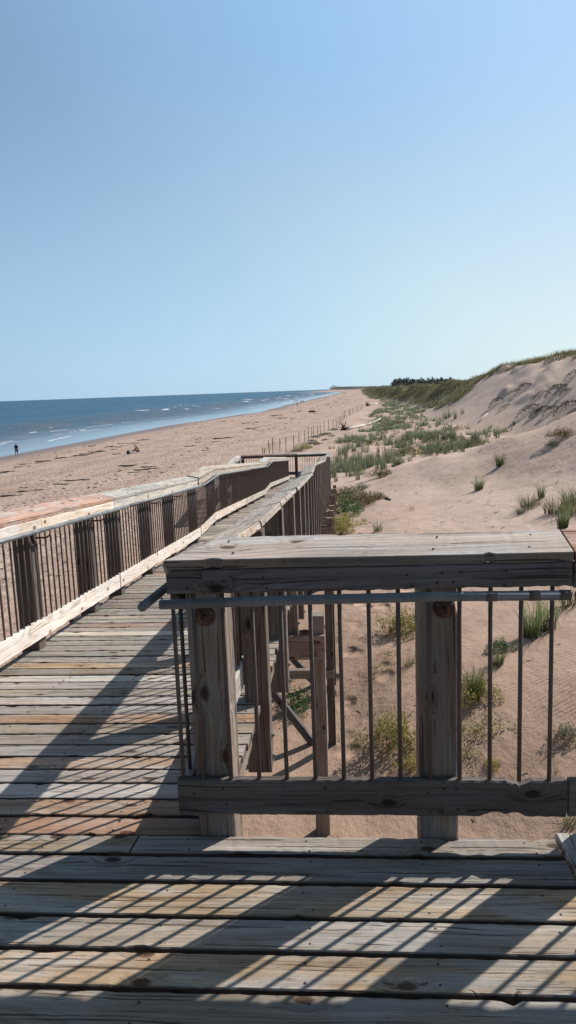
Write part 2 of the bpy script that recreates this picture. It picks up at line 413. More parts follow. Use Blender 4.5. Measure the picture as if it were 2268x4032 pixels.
def sand_material():
    m, nt = new_mat('sand'); k = NT(nt)
    pos = k.n('ShaderNodeNewGeometry').outputs['Position']
    be = k.attr('beach', 'Fac'); we = k.attr('wet', 'Fac'); ri = k.attr('ripple', 'Fac'); fi = k.attr('field', 'Fac'); ve = k.attr('veg', 'Fac')
    big = k.noise(k.vmul(pos, (.12, .05, .1)), 1., 4., .6)
    mid = k.noise(k.vmul(pos, (.9, .55, 1.)), 1., 4., .6)
    fine = k.noise(pos, 55., 3., .7)
    dry = k.mix(k.maprange(big, .35, .65), SAND_A, SAND_B)
    dry = k.mix(k.maprange(mid, .45, .75, 0., .45), dry, SAND_C)
    rot = k.n('ShaderNodeVectorRotate', rotation_type='Z_AXIS', inp={'Vector': pos, 'Angle': R(-38)}).outputs[0]
    strk = k.noise(k.vmul(rot, (.16, 1.3, .5)), 1., 5., .62)
    dry = k.mix(k.maprange(strk, .50, .68, 0., .6), dry, SAND_C)
    crumb = k.maprange(k.noise(pos, 7., 3., .8), .665, .70)
    dry = k.mix(k.math('MULTIPLY', crumb, .4), dry, (.13, .09, .065, 1))
    dry = k.mix(k.math('MULTIPLY', k.attr('dune', 'Fac'), .85), dry, (.79, .61, .50, 1))  # pale dune sand, lightened further in colour so the face looks sunlit
    dry = k.mix(k.math('MULTIPLY', k.attr('close', 'Fac'), .8), dry, k.mix(k.maprange(strk, .35, .65), (.43, .29, .21, 1), (.36, .235, .165, 1)))
    beachc = k.mix(k.maprange(k.noise(k.vmul(pos, (.5, .16, .3)), 1., 4., .65), .38, .66), SAND_D, SAND_E)
    col = k.mix(be, dry, beachc)
    # damp tidemarks and dark specks of weed, twig and shell on the flat beach
    spk = k.maprange(k.noise(k.vmul(pos, (1.5, .75, 1.)), 1., 6., .8), .63, .69)
    spk = k.math('MULTIPLY', spk, k.maprange(k.noise(k.vmul(pos, (.16, .03, .1)), 1., 3., .6), .46, .60))
    col = k.mix(k.math('MULTIPLY', k.math('MULTIPLY', spk, be), .42), col, (.07, .045, .035, 1))
    # trampled footprints on the beach
    fp = k.n('ShaderNodeTexVoronoi', feature='SMOOTH_F1'); k.set(fp.inputs['Vector'], k.vmul(pos, (2.6, 1.9, 2.2))); fp.inputs['Scale'].default_value = 1.
    fp.inputs['Smoothness'].default_value = .35
    dent = k.maprange(fp.outputs['Distance'], .45, .1)
    dentn = k.math('MULTIPLY', dent, k.maprange(k.noise(pos, .8, 3.), .35, .6))
    col = k.mix(k.math('MULTIPLY', k.math('MULTIPLY', dentn, k.math('MAXIMUM', be, k.attr('trod', 'Fac'))), .35), col, k.mix(1., col, (.62, .58, .56, 1), 'MULTIPLY'))
    # olive stain of low plants between the tufts and on the ridge
    st = k.maprange(k.noise(k.vmul(pos, (.35, .16, .3)), 1., 5., .65), .50, .62)
    col = k.mix(k.math('MULTIPLY', k.math('MULTIPLY', st, fi), .35), col, (.16, .125, .075, 1))
    col = k.mix(k.math('MULTIPLY', ve, .9), col, (.20, .185, .115, 1))
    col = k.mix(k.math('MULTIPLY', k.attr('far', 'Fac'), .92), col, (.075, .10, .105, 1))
    col = k.mix(k.math('MULTIPLY', we, .9), col, (.20, .125, .10, 1))
    fv = k.maprange(fine, .25, .75, .86, 1.14)
    col = k.mix(1., col, k.comb(fv, fv, fv), 'MULTIPLY')
    # wind ripples
    wv = k.n('ShaderNodeTexWave', wave_type='BANDS', bands_direction='X', wave_profile='SIN')
    k.set(wv.inputs['Vector'], k.n('ShaderNodeVectorRotate', rotation_type='Z_AXIS', inp={'Vector': pos, 'Angle': R(58)}).outputs[0])
    wv.inputs['Scale'].default_value = 4.6; wv.inputs['Distortion'].default_value = 7.; wv.inputs['Detail'].default_value = 2.; wv.inputs['Detail Scale'].default_value = .35
    rm = k.math('MULTIPLY', ri, k.maprange(k.noise(k.vmul(pos, (.5, .35, .5)), 1., 3., .5), .40, .62))
    hr = k.math('MULTIPLY', k.math('MULTIPLY', wv.outputs['Fac'], rm), .012)
    hd = k.math('MULTIPLY', k.math('MULTIPLY', dentn, k.math('MAXIMUM', be, k.attr('trod', 'Fac'))), -.10)
    hn = k.math('MULTIPLY', k.noise(k.vmul(pos, (3.2, 2.4, 3.)), 1., 5., .65), k.math('MULTIPLY_ADD', be, .16, .045))
    hf = k.math('MULTIPLY', fine, .004)
    h = k.math('ADD', k.math('ADD', hr, hd), k.math('ADD', hn, hf))
    h = k.math('ADD', h, k.math('MULTIPLY', k.math('MULTIPLY', strk, k.math('SUBTRACT', 1., be)), .10))
    h = k.math('MULTIPLY', h, k.math('MULTIPLY_ADD', we, -.9, 1.))
    k.out(col, k.math('MULTIPLY_ADD', we, -.45, .95), 0, k.bump(h, 1., 1.), k.math('MULTIPLY_ADD', we, .4, .1))
    return m
SAND_A = (.52, .375, .305, 1); SAND_B = (.57, .43, .365, 1); SAND_C = (.48, .33, .258, 1); SAND_D = (.56, .415, .34, 1); SAND_E = (.45, .315, .25, 1)
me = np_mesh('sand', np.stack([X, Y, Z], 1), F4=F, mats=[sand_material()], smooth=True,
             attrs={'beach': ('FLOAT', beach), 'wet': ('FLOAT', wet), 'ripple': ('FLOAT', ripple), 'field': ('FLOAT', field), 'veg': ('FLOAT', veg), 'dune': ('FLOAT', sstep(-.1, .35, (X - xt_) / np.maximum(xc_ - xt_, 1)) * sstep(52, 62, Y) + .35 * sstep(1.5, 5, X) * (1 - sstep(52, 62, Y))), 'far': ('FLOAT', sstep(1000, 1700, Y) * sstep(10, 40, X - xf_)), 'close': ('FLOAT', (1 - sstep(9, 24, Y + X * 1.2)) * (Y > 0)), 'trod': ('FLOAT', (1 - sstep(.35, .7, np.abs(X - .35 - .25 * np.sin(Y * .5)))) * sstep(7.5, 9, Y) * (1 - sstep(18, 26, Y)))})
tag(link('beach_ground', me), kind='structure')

# sea
rr = np.concatenate([geo(38, 700, 1.010)[:-1], geo(700, 30000, 1.025)])
aa = np.concatenate([np.radians(np.linspace(-125, -33, 60))[:-1], np.radians(np.arange(-33, 5, .14)), np.radians(np.linspace(5, 30, 20))])
X, Y, F = polar(rr, aa)
d = lerp_tab(Y, SHORE) - X
amp = sstep(0, 60, d)
wav = .16 * np.sin(d * .55 + 3 * fbm(X * .03, Y * .02, 2)) * (sstep(3, 25, d)) * (1 - sstep(200, 500, d)) + .25 * fbm(X * .11, Y * .05, 4) * amp * (1 - sstep(1500, 4000, d))
Z = SEA_Z + wav * np.clip(d / 12, 0, 1)
dd = d + 3.2 * fbm(Y * .03, X * .012, 3)
foam = np.zeros_like(d)
for off, wdt, seed, thr in ((9, .5, 1, .22), (14.5, .6, 2, .04), (18.5, .5, 8, .14), (25, .6, 3, .08), (31, .6, 11, .16), (37, .8, 4, .12), (43, .8, 9, .06), (52, .9, 5, .32), (70, 1.2, 6, .45)):
    br = fbm(Y * .075 + seed * 31, X * .05 + seed, 4)
    foam = np.maximum(foam, np.exp(-((dd - off - 3 * vnoise(Y * .02 + seed, X * 0 + seed)) / wdt) ** 2) * sstep(thr + .26 * sstep(190, 290, Y), thr + .10 + .26 * sstep(190, 290, Y), br))
foam *= 1 - .8 * sstep(200, 300, Y)
far = sstep(250, 500, Y)
foam = np.maximum(foam, far * (1 - sstep(70, 120, d)) * sstep(.30, .42, fbm(X * .16 + 3, Y * .035, 4)) * .75)
foam = np.maximum(foam, .55 * np.exp(-((d - 1.0) / .7) ** 2) * sstep(-.1, .25, fbm(Y * .06, X * .05, 2)))
def sea_material():
    m, nt = new_mat('sea_water'); k = NT(nt)
    pos = k.n('ShaderNodeNewGeometry').outputs['Position']
    fo = k.attr('foam', 'Fac'); dd = k.attr('dist', 'Fac')
    deep = k.mix(k.maprange(k.noise(k.vmul(pos, (.02, .004, 1.)), 1., 4., .6), .3, .7), (.016, .078, .145, 1), (.028, .108, .185, 1))
    mid = k.mix(k.maprange(k.noise(k.vmul(pos, (.10, .045, 1.)), 1., 4., .6), .38, .64), (.045, .085, .125, 1), (.105, .10, .105, 1))
    shal = k.mix(k.maprange(k.noise(k.vmul(pos, (.16, .05, 1.)), 1., 4., .6), .35, .6), (.07, .085, .10, 1), (.10, .085, .08, 1))
    col = k.mix(k.maprange(dd, 6., 26.), shal, mid)
    col = k.mix(k.maprange(dd, 25., 120.), col, deep)
    br = k.maprange(k.noise(k.vmul(pos, (1.3, .7, 1.)), 1., 4., .7), .30, .52)
    f = k.math('MULTIPLY', k.maprange(fo, .25, .7), br)
    col = k.mix(f, col, (.82, .84, .86, 1))
    h = k.math('ADD', k.math('MULTIPLY', k.noise(k.vmul(pos, (.75, .30, 1.)), 1., 4., .6), .35), k.math('MULTIPLY', k.noise(k.vmul(pos, (.16, .05, 1.)), 1., 3., .5), 1.1))
    calm = k.maprange(dd, 2., 16., .02, 1.)
    h = k.math('MULTIPLY', h, calm)
    k.out(col, k.math('ADD', k.maprange(dd, 3., 40., .10, .42), k.math('MULTIPLY', f, .4)), 0, k.bump(h, 1., 1.1), k.maprange(dd, 4., 60., .5, .22))
    return m
me = np_mesh('sea', np.stack([X, Y, Z], 1), F4=F, mats=[sea_material()], smooth=True, attrs={'foam': ('FLOAT', foam), 'dist': ('FLOAT', d)})
tag(link('sea', me), kind='structure')

# sky and sun
w = bpy.data.worlds.new('World'); scene.world = w; w.use_nodes = True
nt = w.node_tree; nt.nodes.clear(); k = NT(nt)
sk = k.n('ShaderNodeTexSky', sky_type='NISHITA'); sk.sun_disc = False
sk.sun_elevation = SUN_EL; sk.sun_rotation = SUN_AZ; sk.altitude = 0; sk.air_density = 1.0; sk.dust_density = .3; sk.ozone_density = 1.0
bg = k.n('ShaderNodeBackground'); k.set(bg.inputs[0], sk.outputs[0]); bg.inputs[1].default_value = .10
# sky colour by height and sun angle, dimmed overhead and behind to deepen shade
dv = k.n('ShaderNodeTexCoord').outputs['Generated']
dn = k.n('ShaderNodeVectorMath', operation='NORMALIZE'); k.set(dn.inputs[0], dv)
dp = k.n('ShaderNodeVectorMath', operation='DOT_PRODUCT'); k.set(dp.inputs[0], dn.outputs[0]); dp.inputs[1].default_value = (math.sin(SUN_AZ) * math.cos(SUN_EL), math.cos(SUN_AZ) * math.cos(SUN_EL), math.sin(SUN_EL))
s_ = k.math('MULTIPLY_ADD', dp.outputs['Value'], .5, .5); e_ = k.sep(dn.outputs[0])[2]
g_ = lambda *st: k.ramp(s_, [((a + 1) / 2, c) for a, c in st])
hi = g_((-1, (.025, .04, .065)), (0, (.05, .085, .135)), (.28, (.17, .28, .44)), (.51, (.235, .40, .60)), (.72, (.33, .565, .85)), (.86, (.45, .69, .97)), (.97, (.75, .88, 1.)))
lo = g_((-1, (.07, .095, .125)), (0, (.17, .25, .34)), (.25, (.36, .575, .81)), (.45, (.43, .67, .90)), (.56, (.50, .73, .91)), (.68, (.66, .83, .89)), (.95, (.85, .93, .95)))
sky_c = k.mix(k.maprange(e_, .0, .40), lo, hi)
zd = k.maprange(e_, .44, .85, 1., .35)
sky_c = k.mix(1., sky_c, k.comb(zd, zd, zd), 'MULTIPLY')
bg2 = k.n('ShaderNodeBackground'); k.set(bg2.inputs[0], sky_c); bg2.inputs[1].default_value = 1.04
ms = k.n('ShaderNodeMixShader'); ms.inputs[0].default_value = .85; nt.links.new(bg.outputs[0], ms.inputs[1]); nt.links.new(bg2.outputs[0], ms.inputs[2])
nt.links.new(ms.outputs[0], k.n('ShaderNodeOutputWorld').inputs[0])
L = bpy.data.lights.new('sun', 'SUN'); L.energy = 5.0; L.angle = R(.53); L.color = (1., .95, .87)
so = bpy.data.objects.new('sun', L); COL.objects.link(so)
dirv = Vector((math.sin(SUN_AZ) * math.cos(SUN_EL), math.cos(SUN_AZ) * math.cos(SUN_EL), math.sin(SUN_EL)))
so.rotation_euler = dirv.to_track_quat('Z', 'Y').to_euler(); so.location = (40, 40, 60)

# camera
f_, pitch, roll, yaw, H = 3031.53, R(8.9476), R(-2.0824), R(-4.4741), 1.647
fw = Vector((math.sin(yaw) * math.cos(pitch), math.cos(yaw) * math.cos(pitch), -math.sin(pitch)))
r0 = Vector((math.cos(yaw), -math.sin(yaw), 0)); u0 = r0.cross(fw)
rv = r0 * math.cos(roll) + u0 * math.sin(roll); uv = u0 * math.cos(roll) - r0 * math.sin(roll)
cam = bpy.data.cameras.new('camera'); co = bpy.data.objects.new('camera', cam); COL.objects.link(co)
co.matrix_world = Matrix(((rv.x, uv.x, -fw.x, 0), (rv.y, uv.y, -fw.y, 0), (rv.z, uv.z, -fw.z, H), (0, 0, 0, 1)))
cam.sensor_fit = 'VERTICAL'; cam.sensor_height = 36.; cam.lens = 36. * f_ / 4032.
cam.clip_start = .05; cam.clip_end = 60000
scene.camera = co
scene.view_settings.view_transform = 'Standard'; scene.view_settings.look = 'None'; scene.view_settings.exposure = 0; scene.view_settings.gamma = 1
# ---------------------------------------------------------------- the boardwalk
TH = .0075
def zr(v):
    return float(np.interp(v, [2.66, 11.95, 13.55, 22.7, 24.4, 33.6, 35.6], [-.012, -.70, -.71, -1.48, -1.49, -2.29, -2.29]))
def RX(u, v): return u - TH * (v - 2.7)
def P(u, v, z): return Vector((RX(u, v), v, z))
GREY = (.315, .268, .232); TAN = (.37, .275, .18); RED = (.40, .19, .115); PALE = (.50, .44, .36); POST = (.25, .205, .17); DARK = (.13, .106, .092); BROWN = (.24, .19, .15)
def vary(c, a=.12):
    s = 1 + random.uniform(-a, a); w = random.uniform(-a, a) * .35
    return (c[0] * s * (1 + w), c[1] * s, c[2] * s * (1 - w))

# viewing deck
deck = empty('viewing_deck', (-.6, 1.8, 0), 'weathered grey wooden deck with broad boards in the foreground under the bar shadows', 'deck')
mb = MB()
seams = [2.648, 2.520, 2.366, 2.190, 2.040, 1.888, 1.730, 1.578, 1.425, 1.27, 1.12, .97, .82, .67, .52, .37, .22, .07]
tints = [GREY, (.29, .245, .21), (.385, .285, .185), (.36, .30, .24), (.40, .295, .195), (.295, .24, .185), TAN, GREY, TAN, GREY, GREY, TAN, GREY, GREY, TAN, GREY, GREY]
def nails(mb, x0, x1, y0, y1, z):
    for xj in (-2.3, -1.72, -1.15, -.62, -.16, .24, .62, 1.1, 1.6, 2.1):
        if x0 + .04 < xj < x1 - .04:
            for q in (.22, .75):
                xx = xj + random.uniform(-.025, .025); yy = y1 + (y0 - y1) * (q + random.uniform(-.06, .06))
                mb.disc((xx, yy, z - .003), (0, 0, 1), .0042, .0038, 8, 1, (.05, .045, .04))
for i in range(len(seams) - 1):
    y0, y1 = seams[i] , seams[i + 1] + .014
    w = y0 - y1; yc = (y0 + y1) / 2
    if i == 0:
        for xa, xb, t in ((-3.0, -.826, vary(TAN)), (-.818, .722, (.37, .315, .27))):
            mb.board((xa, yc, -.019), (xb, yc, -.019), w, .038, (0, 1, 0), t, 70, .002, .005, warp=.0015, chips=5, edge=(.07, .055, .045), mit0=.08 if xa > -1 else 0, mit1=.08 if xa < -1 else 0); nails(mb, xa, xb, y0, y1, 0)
    else:
        dz = random.uniform(-.002, .002)
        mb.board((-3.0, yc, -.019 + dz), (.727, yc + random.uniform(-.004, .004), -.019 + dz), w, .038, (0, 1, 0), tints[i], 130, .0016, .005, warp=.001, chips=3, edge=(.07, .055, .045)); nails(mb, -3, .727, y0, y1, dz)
    xa = .890
    mb.board((xa, yc, -.020), (2.4, yc, -.020), w, .038, (0, 1, 0), vary(GREY), 8, .002)
mb.build('decking', [WOOD, NAIL], deck)
mb = MB(); mb.board((.806, 2.672, -.012), (.806, .07, -.012), .145, .038, (1, 0, 0), (.46, .43, .39), 120, .004, .005, chips=10, warp=.002)
mb.build('border_board', [WOOD, NAIL], deck)
mb = MB()
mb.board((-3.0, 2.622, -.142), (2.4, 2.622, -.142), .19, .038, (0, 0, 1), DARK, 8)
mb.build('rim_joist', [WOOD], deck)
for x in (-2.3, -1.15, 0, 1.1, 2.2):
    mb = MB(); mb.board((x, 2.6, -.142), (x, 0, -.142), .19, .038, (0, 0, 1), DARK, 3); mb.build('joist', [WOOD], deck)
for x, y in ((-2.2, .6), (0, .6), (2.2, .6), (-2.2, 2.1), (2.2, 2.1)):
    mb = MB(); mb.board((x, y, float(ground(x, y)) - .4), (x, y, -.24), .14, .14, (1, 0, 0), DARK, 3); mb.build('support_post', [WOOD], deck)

# ramp
ramp = empty('ramp', (RX(-1.45, 2.7), 2.7, 0), 'long wooden ramp of cross boards stepping down from the deck to the beach', 'ramp')
mb = MB()
v = 2.668; i = 0
near_t = [(.34, .205, .14), (.355, .235, .16), (.40, .35, .32), (.34, .29, .25), (.355, .24, .165), (.35, .305, .27), (.325, .28, .235), (.315, .255, .195), (.36, .225, .145), (.305, .265, .23), (.39, .34, .31), (.325, .28, .225), (.37, .32, .295)]
while v < 35.15:
    wv = .142 + random.uniform(-.004, .004)
    sl = (zr(v + .1) - zr(v)) / .1
    t = near_t[i] if i < len(near_t) else vary(random.choice([GREY, GREY, TAN, BROWN, PALE, GREY, (.32, .285, .23), (.32, .285, .23)] + [(.36, .21, .145)] * (1 if random.random() < .45 else 0)), .15)
    zc = zr(v + wv / 2) - .019 + random.uniform(-.002, .002)
    ul, ur = -2.40 + random.uniform(-.02, .015), -.52 + random.uniform(-.012, .012)
    near = i < 32
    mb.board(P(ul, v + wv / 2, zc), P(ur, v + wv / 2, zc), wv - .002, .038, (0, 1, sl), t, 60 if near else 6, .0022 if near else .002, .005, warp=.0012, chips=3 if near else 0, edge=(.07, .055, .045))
    if near:
        for uj in (-2.3, -1.85, -1.4, -.95, -.58):
            for q in (.25, .75):
                p = P(uj + random.uniform(-.02, .02), v + wv * q, 0); p.z = zr(p.y) - .003
                mb.disc(p, (0, -sl, 1), .005, .004, 6, 1, (.05, .045, .04))
    v += wv + .009; i += 1
mb.build('decking', [WOOD, NAIL], ramp)
PROF = [2.70, 11.95, 13.55, 22.7, 24.4, 33.6, 35.3]
for u in (-2.37, -1.45, -.585):
    mb = MB()
    for a, b in zip(PROF[:-1], PROF[1:]):
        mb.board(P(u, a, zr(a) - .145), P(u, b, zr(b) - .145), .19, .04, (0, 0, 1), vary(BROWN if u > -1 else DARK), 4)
    mb.build('joist', [WOOD], ramp)
def bolt(mb, p, nrm, mat=1):
    mb.disc(p, nrm, .022, .004, 10, mat, (.1, .1, .1)); mb.disc(Vector(p) + Vector(nrm) * .004, nrm, .011, .012, 6, mat, (.1, .1, .1))
for v in (7.12, 12.9, 16.3, 18.4, 20.2, 23.9, 27.5, 31.0):
    zt = zr(v) - .31
    for u in (-.285, -2.62):
        p = P(u, v, 0); mb = MB()
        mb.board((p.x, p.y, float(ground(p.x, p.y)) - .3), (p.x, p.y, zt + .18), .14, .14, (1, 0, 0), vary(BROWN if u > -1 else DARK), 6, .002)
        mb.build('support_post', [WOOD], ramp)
    for dv in (-.095, .095):
        mb = MB(); a = P(-2.8, v + dv, zt - .118); b = P(-.213, v + dv, zt - .118)
        mb.board(a, b, .236, .045, (0, 0, 1), vary((.27, .205, .165)), 8, .002)
        if dv < 0:
            for du, dz in ((-.09, .055), (-.09, -.06), (-.40, .055), (-.40, -.06)):
                bolt(mb, Vector((b.x + du, v + dv - .024, b.z + dz)), (0, -1, 0))
        mb.build('cross_beam', [WOOD, RUSTY], ramp)
for v in (8.85, 10.45):
    zg = float(ground(P(-.2, v, 0).x, v))
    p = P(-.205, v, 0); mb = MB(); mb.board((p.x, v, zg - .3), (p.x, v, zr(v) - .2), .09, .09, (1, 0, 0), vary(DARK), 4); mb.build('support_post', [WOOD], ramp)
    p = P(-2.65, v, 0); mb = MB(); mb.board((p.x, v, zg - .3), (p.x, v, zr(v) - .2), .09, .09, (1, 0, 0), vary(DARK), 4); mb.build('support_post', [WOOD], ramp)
    if v < 9: mb = MB(); mb.board(P(-2.7, v - .02, -1.72), P(-.16, v - .02, -1.72), .105, .09, (0, 0, 1), vary(BROWN), 4); mb.build('brace', [WOOD], ramp)
    mb = MB(); mb.board(P(-1.75, v + .09, zr(v) - .35), P(-.42, v + .09, zg - .08), .085, .085, (0, 1, 0), vary((.13, .12, .12)), 4); mb.build('brace', [WOOD], ramp)

# railings ------------------------------------------------------------------
BAL = {}
def baluster_mesh(h):
    key = round(h, 3)
    if key not in BAL:
        mb = MB(); mb.tube([(0, 0, 0), (0, 0, h / 2), (0, 0, h)], .0078, 8, 0, (.1, .08, .07))
        me = bpy.data.meshes.new('baluster'); me.from_pydata(mb.v, [], mb.f); me.materials.append(RUSTY)
        me.polygons.foreach_set('use_smooth', [len(p.vertices) == 4 for p in me.polygons]); BAL[key] = me
    return BAL[key]
def add_balusters(root, pts, h, individual):
    for p in pts[:individual]: link('baluster', baluster_mesh(h), root, p)
    rest = pts[individual:]
    if rest:
        mb = MB()
        for p in rest: mb.tube([p, Vector(p) + Vector((0, 0, h))], .0072, 6, 0, (.1, .08, .07), cap=False)
        o = mb.build('baluster', [RUSTY], root); o['kind'] = 'stuff'
def bracket(pipe_o, plate_c, nrm, pipe_pt):
    """round plate on the post with a bent rod up to the pipe"""
    c = Vector(plate_c); nn = Vector(nrm); q = Vector(pipe_pt)
    mb = MB(); mb.disc(c, nn, .038, .005, 20, 0, (.1, .1, .1))
    for a in (0.5, math.pi - .5, -math.pi / 2):
        t = nn.cross(Vector((0, 0, 1))); mb.disc(c + nn * .005 + t * math.cos(a) * .027 + Vector((0, 0, math.sin(a) * .027)), nn, .0045, .002, 8, 1, (.2, .2, .2))
    mid = c + nn * (q - c).dot(nn)
    mb.tube([c + nn * .003, c + nn * ((q - c).dot(nn) * .75), mid * .75 + q * .25, q - Vector((0, 0, .014))], .0075, 8, 0)
    return mb.build('bracket', [PLATE, PIPE], pipe_o, True)

# front railing on the deck edge (face toward the viewer at Y 2.612)
FY = 2.612
fr = empty('deck_railing', (.05, 2.65, 0), 'weathered railing with wide sloping top board and dark bars across the deck edge', 'railing')
CT = R(13.)
def cap_piece(a, b, out, tint, w=.2, t=.038, n=40, m0=0, m1=0, chips=4, rag=.003, edge=None):
    """a,b: inner top edge points; cap rises outward"""
    a = Vector(a); b = Vector(b); o = Vector(out); side = (o * math.cos(CT) + Vector((0, 0, math.sin(CT))))
    d = (b - a).normalized(); up = d.cross(side); up = up if up.z > 0 else -up
    off = side * (w / 2) - up * (t / 2)
    mbx = MB(); mbx.board(a + off, b + off, w, t, side, tint, n, rag, .004, m0, m1, warp=.0015, chips=chips, edge=edge); return mbx
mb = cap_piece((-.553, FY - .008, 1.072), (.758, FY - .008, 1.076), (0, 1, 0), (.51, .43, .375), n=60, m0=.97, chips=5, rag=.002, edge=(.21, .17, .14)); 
for x in (-.42, .3, .64):
    for q in (.05, .15):
        mb.disc((x + random.uniform(-.02, .02), FY - .008 + q, 1.0735 + q * math.tan(CT)), (0, -math.sin(CT), math.cos(CT)), .004, .003, 8, 1, (.05, .045, .04))
mb.build('cap_board', [WOOD, NAIL], fr)
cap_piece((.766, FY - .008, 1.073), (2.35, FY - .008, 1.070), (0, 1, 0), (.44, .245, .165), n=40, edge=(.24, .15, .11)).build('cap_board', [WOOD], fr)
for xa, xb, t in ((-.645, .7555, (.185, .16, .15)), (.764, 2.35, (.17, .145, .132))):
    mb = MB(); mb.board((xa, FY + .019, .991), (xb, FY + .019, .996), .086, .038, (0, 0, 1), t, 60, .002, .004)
    for x in (-.43, -.55, -.3, .3, .37, .52, .2):
        if xa < x < xb:
            for z in (.97, 1.01): mb.disc((x + random.uniform(-.03, .03), FY + .001, z + random.uniform(-.008, .008)), (0, -1, 0), .0042, .003, 8, 1, (.05, .045, .04))
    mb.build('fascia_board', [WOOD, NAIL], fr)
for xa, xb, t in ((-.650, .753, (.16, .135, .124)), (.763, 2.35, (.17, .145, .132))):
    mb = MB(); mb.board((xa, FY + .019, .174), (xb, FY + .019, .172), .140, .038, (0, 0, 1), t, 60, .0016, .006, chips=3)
    for x in (-.57, -.49, .28, .33, .37, -.1):
        if xa < x < xb:
            for z in (.135, .2): mb.disc((x + random.uniform(-.02, .02), FY + .001, z + random.uniform(-.015, .02)), (0, -1, 0), .0045, .003, 8, 1, (.05, .045, .04))
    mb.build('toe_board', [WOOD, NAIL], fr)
for x in (-.520, .309, .985, 1.75):
    mb = MB(); zt = 1.034 + .045 * .3
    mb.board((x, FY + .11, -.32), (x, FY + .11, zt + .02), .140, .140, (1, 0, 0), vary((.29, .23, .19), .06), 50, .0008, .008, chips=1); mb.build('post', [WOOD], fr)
xs = [-.630, -.556, -.451, -.347, -.245, -.140, -.036, .066, .168, .274, .380, .486, .590, .695, .800, .905, 1.01, 1.115, 1.22, 1.325, 1.43, 1.535, 1.64, 1.745, 1.85, 1.955, 2.06]
add_balusters(fr, [Vector((x, FY + .016, .235)) for x in xs], .725, 100)
mb = MB(); mb.tube([(-.652, 2.53, .935), (-.2, 2.53, .944), (.3, 2.53, .9485), (.728, 2.53, .9465)], .0168, 16, 0, (.2, .2, .2))
for x in (.47, .61, .71): mb.tube([(x - .018, 2.53, .947), (x + .018, 2.53, .947)], .0175, 14, 1, (.1, .07, .06))
hp = mb.build('handrail', [PIPE, RUSTY], fr, True)
for x, z in ((-.520, .858), (.330, .876)): bracket(hp, (x, FY + .038, z), (0, -1, 0), (x, 2.53, .938))
mb = MB(); mb.tube([(.745, 2.53, .942), (2.3, 2.53, .94)], .0168, 14, 0, (.2, .2, .2)); hp2 = mb.build('handrail', [PIPE], fr, True)
bracket(hp2, (.985, FY + .038, .872), (0, -1, 0), (.985, 2.53, .936))

# ramp railings: u = inner face, o = outward sign
def ramp_railing(name, label, u0, o, v0, v1, caps, fasc, toes, posts, pipes, bal_ind, tp, tcap_w=.2, extra=0, bal_v0=None):
    root = empty(name, (RX(u0, v0), v0, zr(v0)), label, 'railing', None)
    out = (o, 0, 0)
    def kinks(a, b):
        return [a] + [k for k in PROF[1:-1] if a + .05 < k < b - .05] + [b]
    def strip(a, b, h, w, off, tint, nm, rag=.002, n=14):
        ks = kinks(a, b)
        for x, y in zip(ks[:-1], ks[1:]):
            mb = MB(); g = .004
            mb.board(P(u0 + o * off, x + g, zr(x) + h), P(u0 + o * off, y - g, zr(y) + h), w, .038, (0, 0, 1), tint, max(4, int((y - x) * n)), rag, .004, chips=3)
            mb.build(nm, [WOOD], root)
    for a, b, t, dh in caps:
        ks = kinks(a, b)
        for x, y in zip(ks[:-1], ks[1:]):
            m0 = .97 * o if (extra and x == caps[0][0]) else 0
            xa = x if not m0 else x + .097
            n_ = max(5, int((y - x) * 16))
            if m0: m0 = .97
            cap_piece(P(u0 - o * .010, xa + .003, zr(xa) + 1.03 + dh + (.04 if m0 else 0)), P(u0 - o * .010, y - .003, zr(y) + 1.03 + dh), out, vary(t, .05), tcap_w, .040, n_, m0 if o > 0 else 0, 0, 6).build('cap_board', [WOOD], root)
    for a, b, t in fasc: strip(a, b, .948, .088, .019, t, 'fascia_board')
    for a, b, t in toes: strip(a, b, .172, .140, .019, t, 'toe_board')
    for v in posts:
        mb = MB(); u = u0 + o * .110
        a = P(u, v + .07, zr(v) - .43); b = P(u, v + .07, zr(v) + 1.005)
        mb.board(a, b, .14, .14, (1, 0, 0), vary(tp, .15), 24, .001, .005, chips=0)
        for dz in (.07, .2): bolt(mb, P(u0 + o * .179, v + .07, zr(v) - .43 + dz), (o, 0, 0))
        mb.build('post', [WOOD, PIPE], root)
    pts = []; v = (v0 if bal_v0 is None else bal_v0) + .05
    if extra: pts.append(P(u0 + o * .017, 2.735, zr(2.735) + .235)); v = 2.99
    while v < v1 - .03: pts.append(P(u0 + o * .017, v, zr(v) + .235)); v += .105
    add_balusters(root, pts, .675, bal_ind)
    for a, b in pipes:
        ks = kinks(a, b); mb = MB()
        mb.tube([P(u0 - o * .085, x, zr(x) + .925) for x in ks], .0168, 12, 0, (.2, .2, .2))
        po = mb.build('handrail', [PIPE], root, True)
        for v in posts:
            if a + .1 < v + .07 < b - .1 and v < 17:
                bracket(po, P(u0 + o * .038, v + .07, zr(v) + .85), (-o, 0, 0), P(u0 - o * .085, v + .07, zr(v + .07) + .92))
    return root
pl = PALE
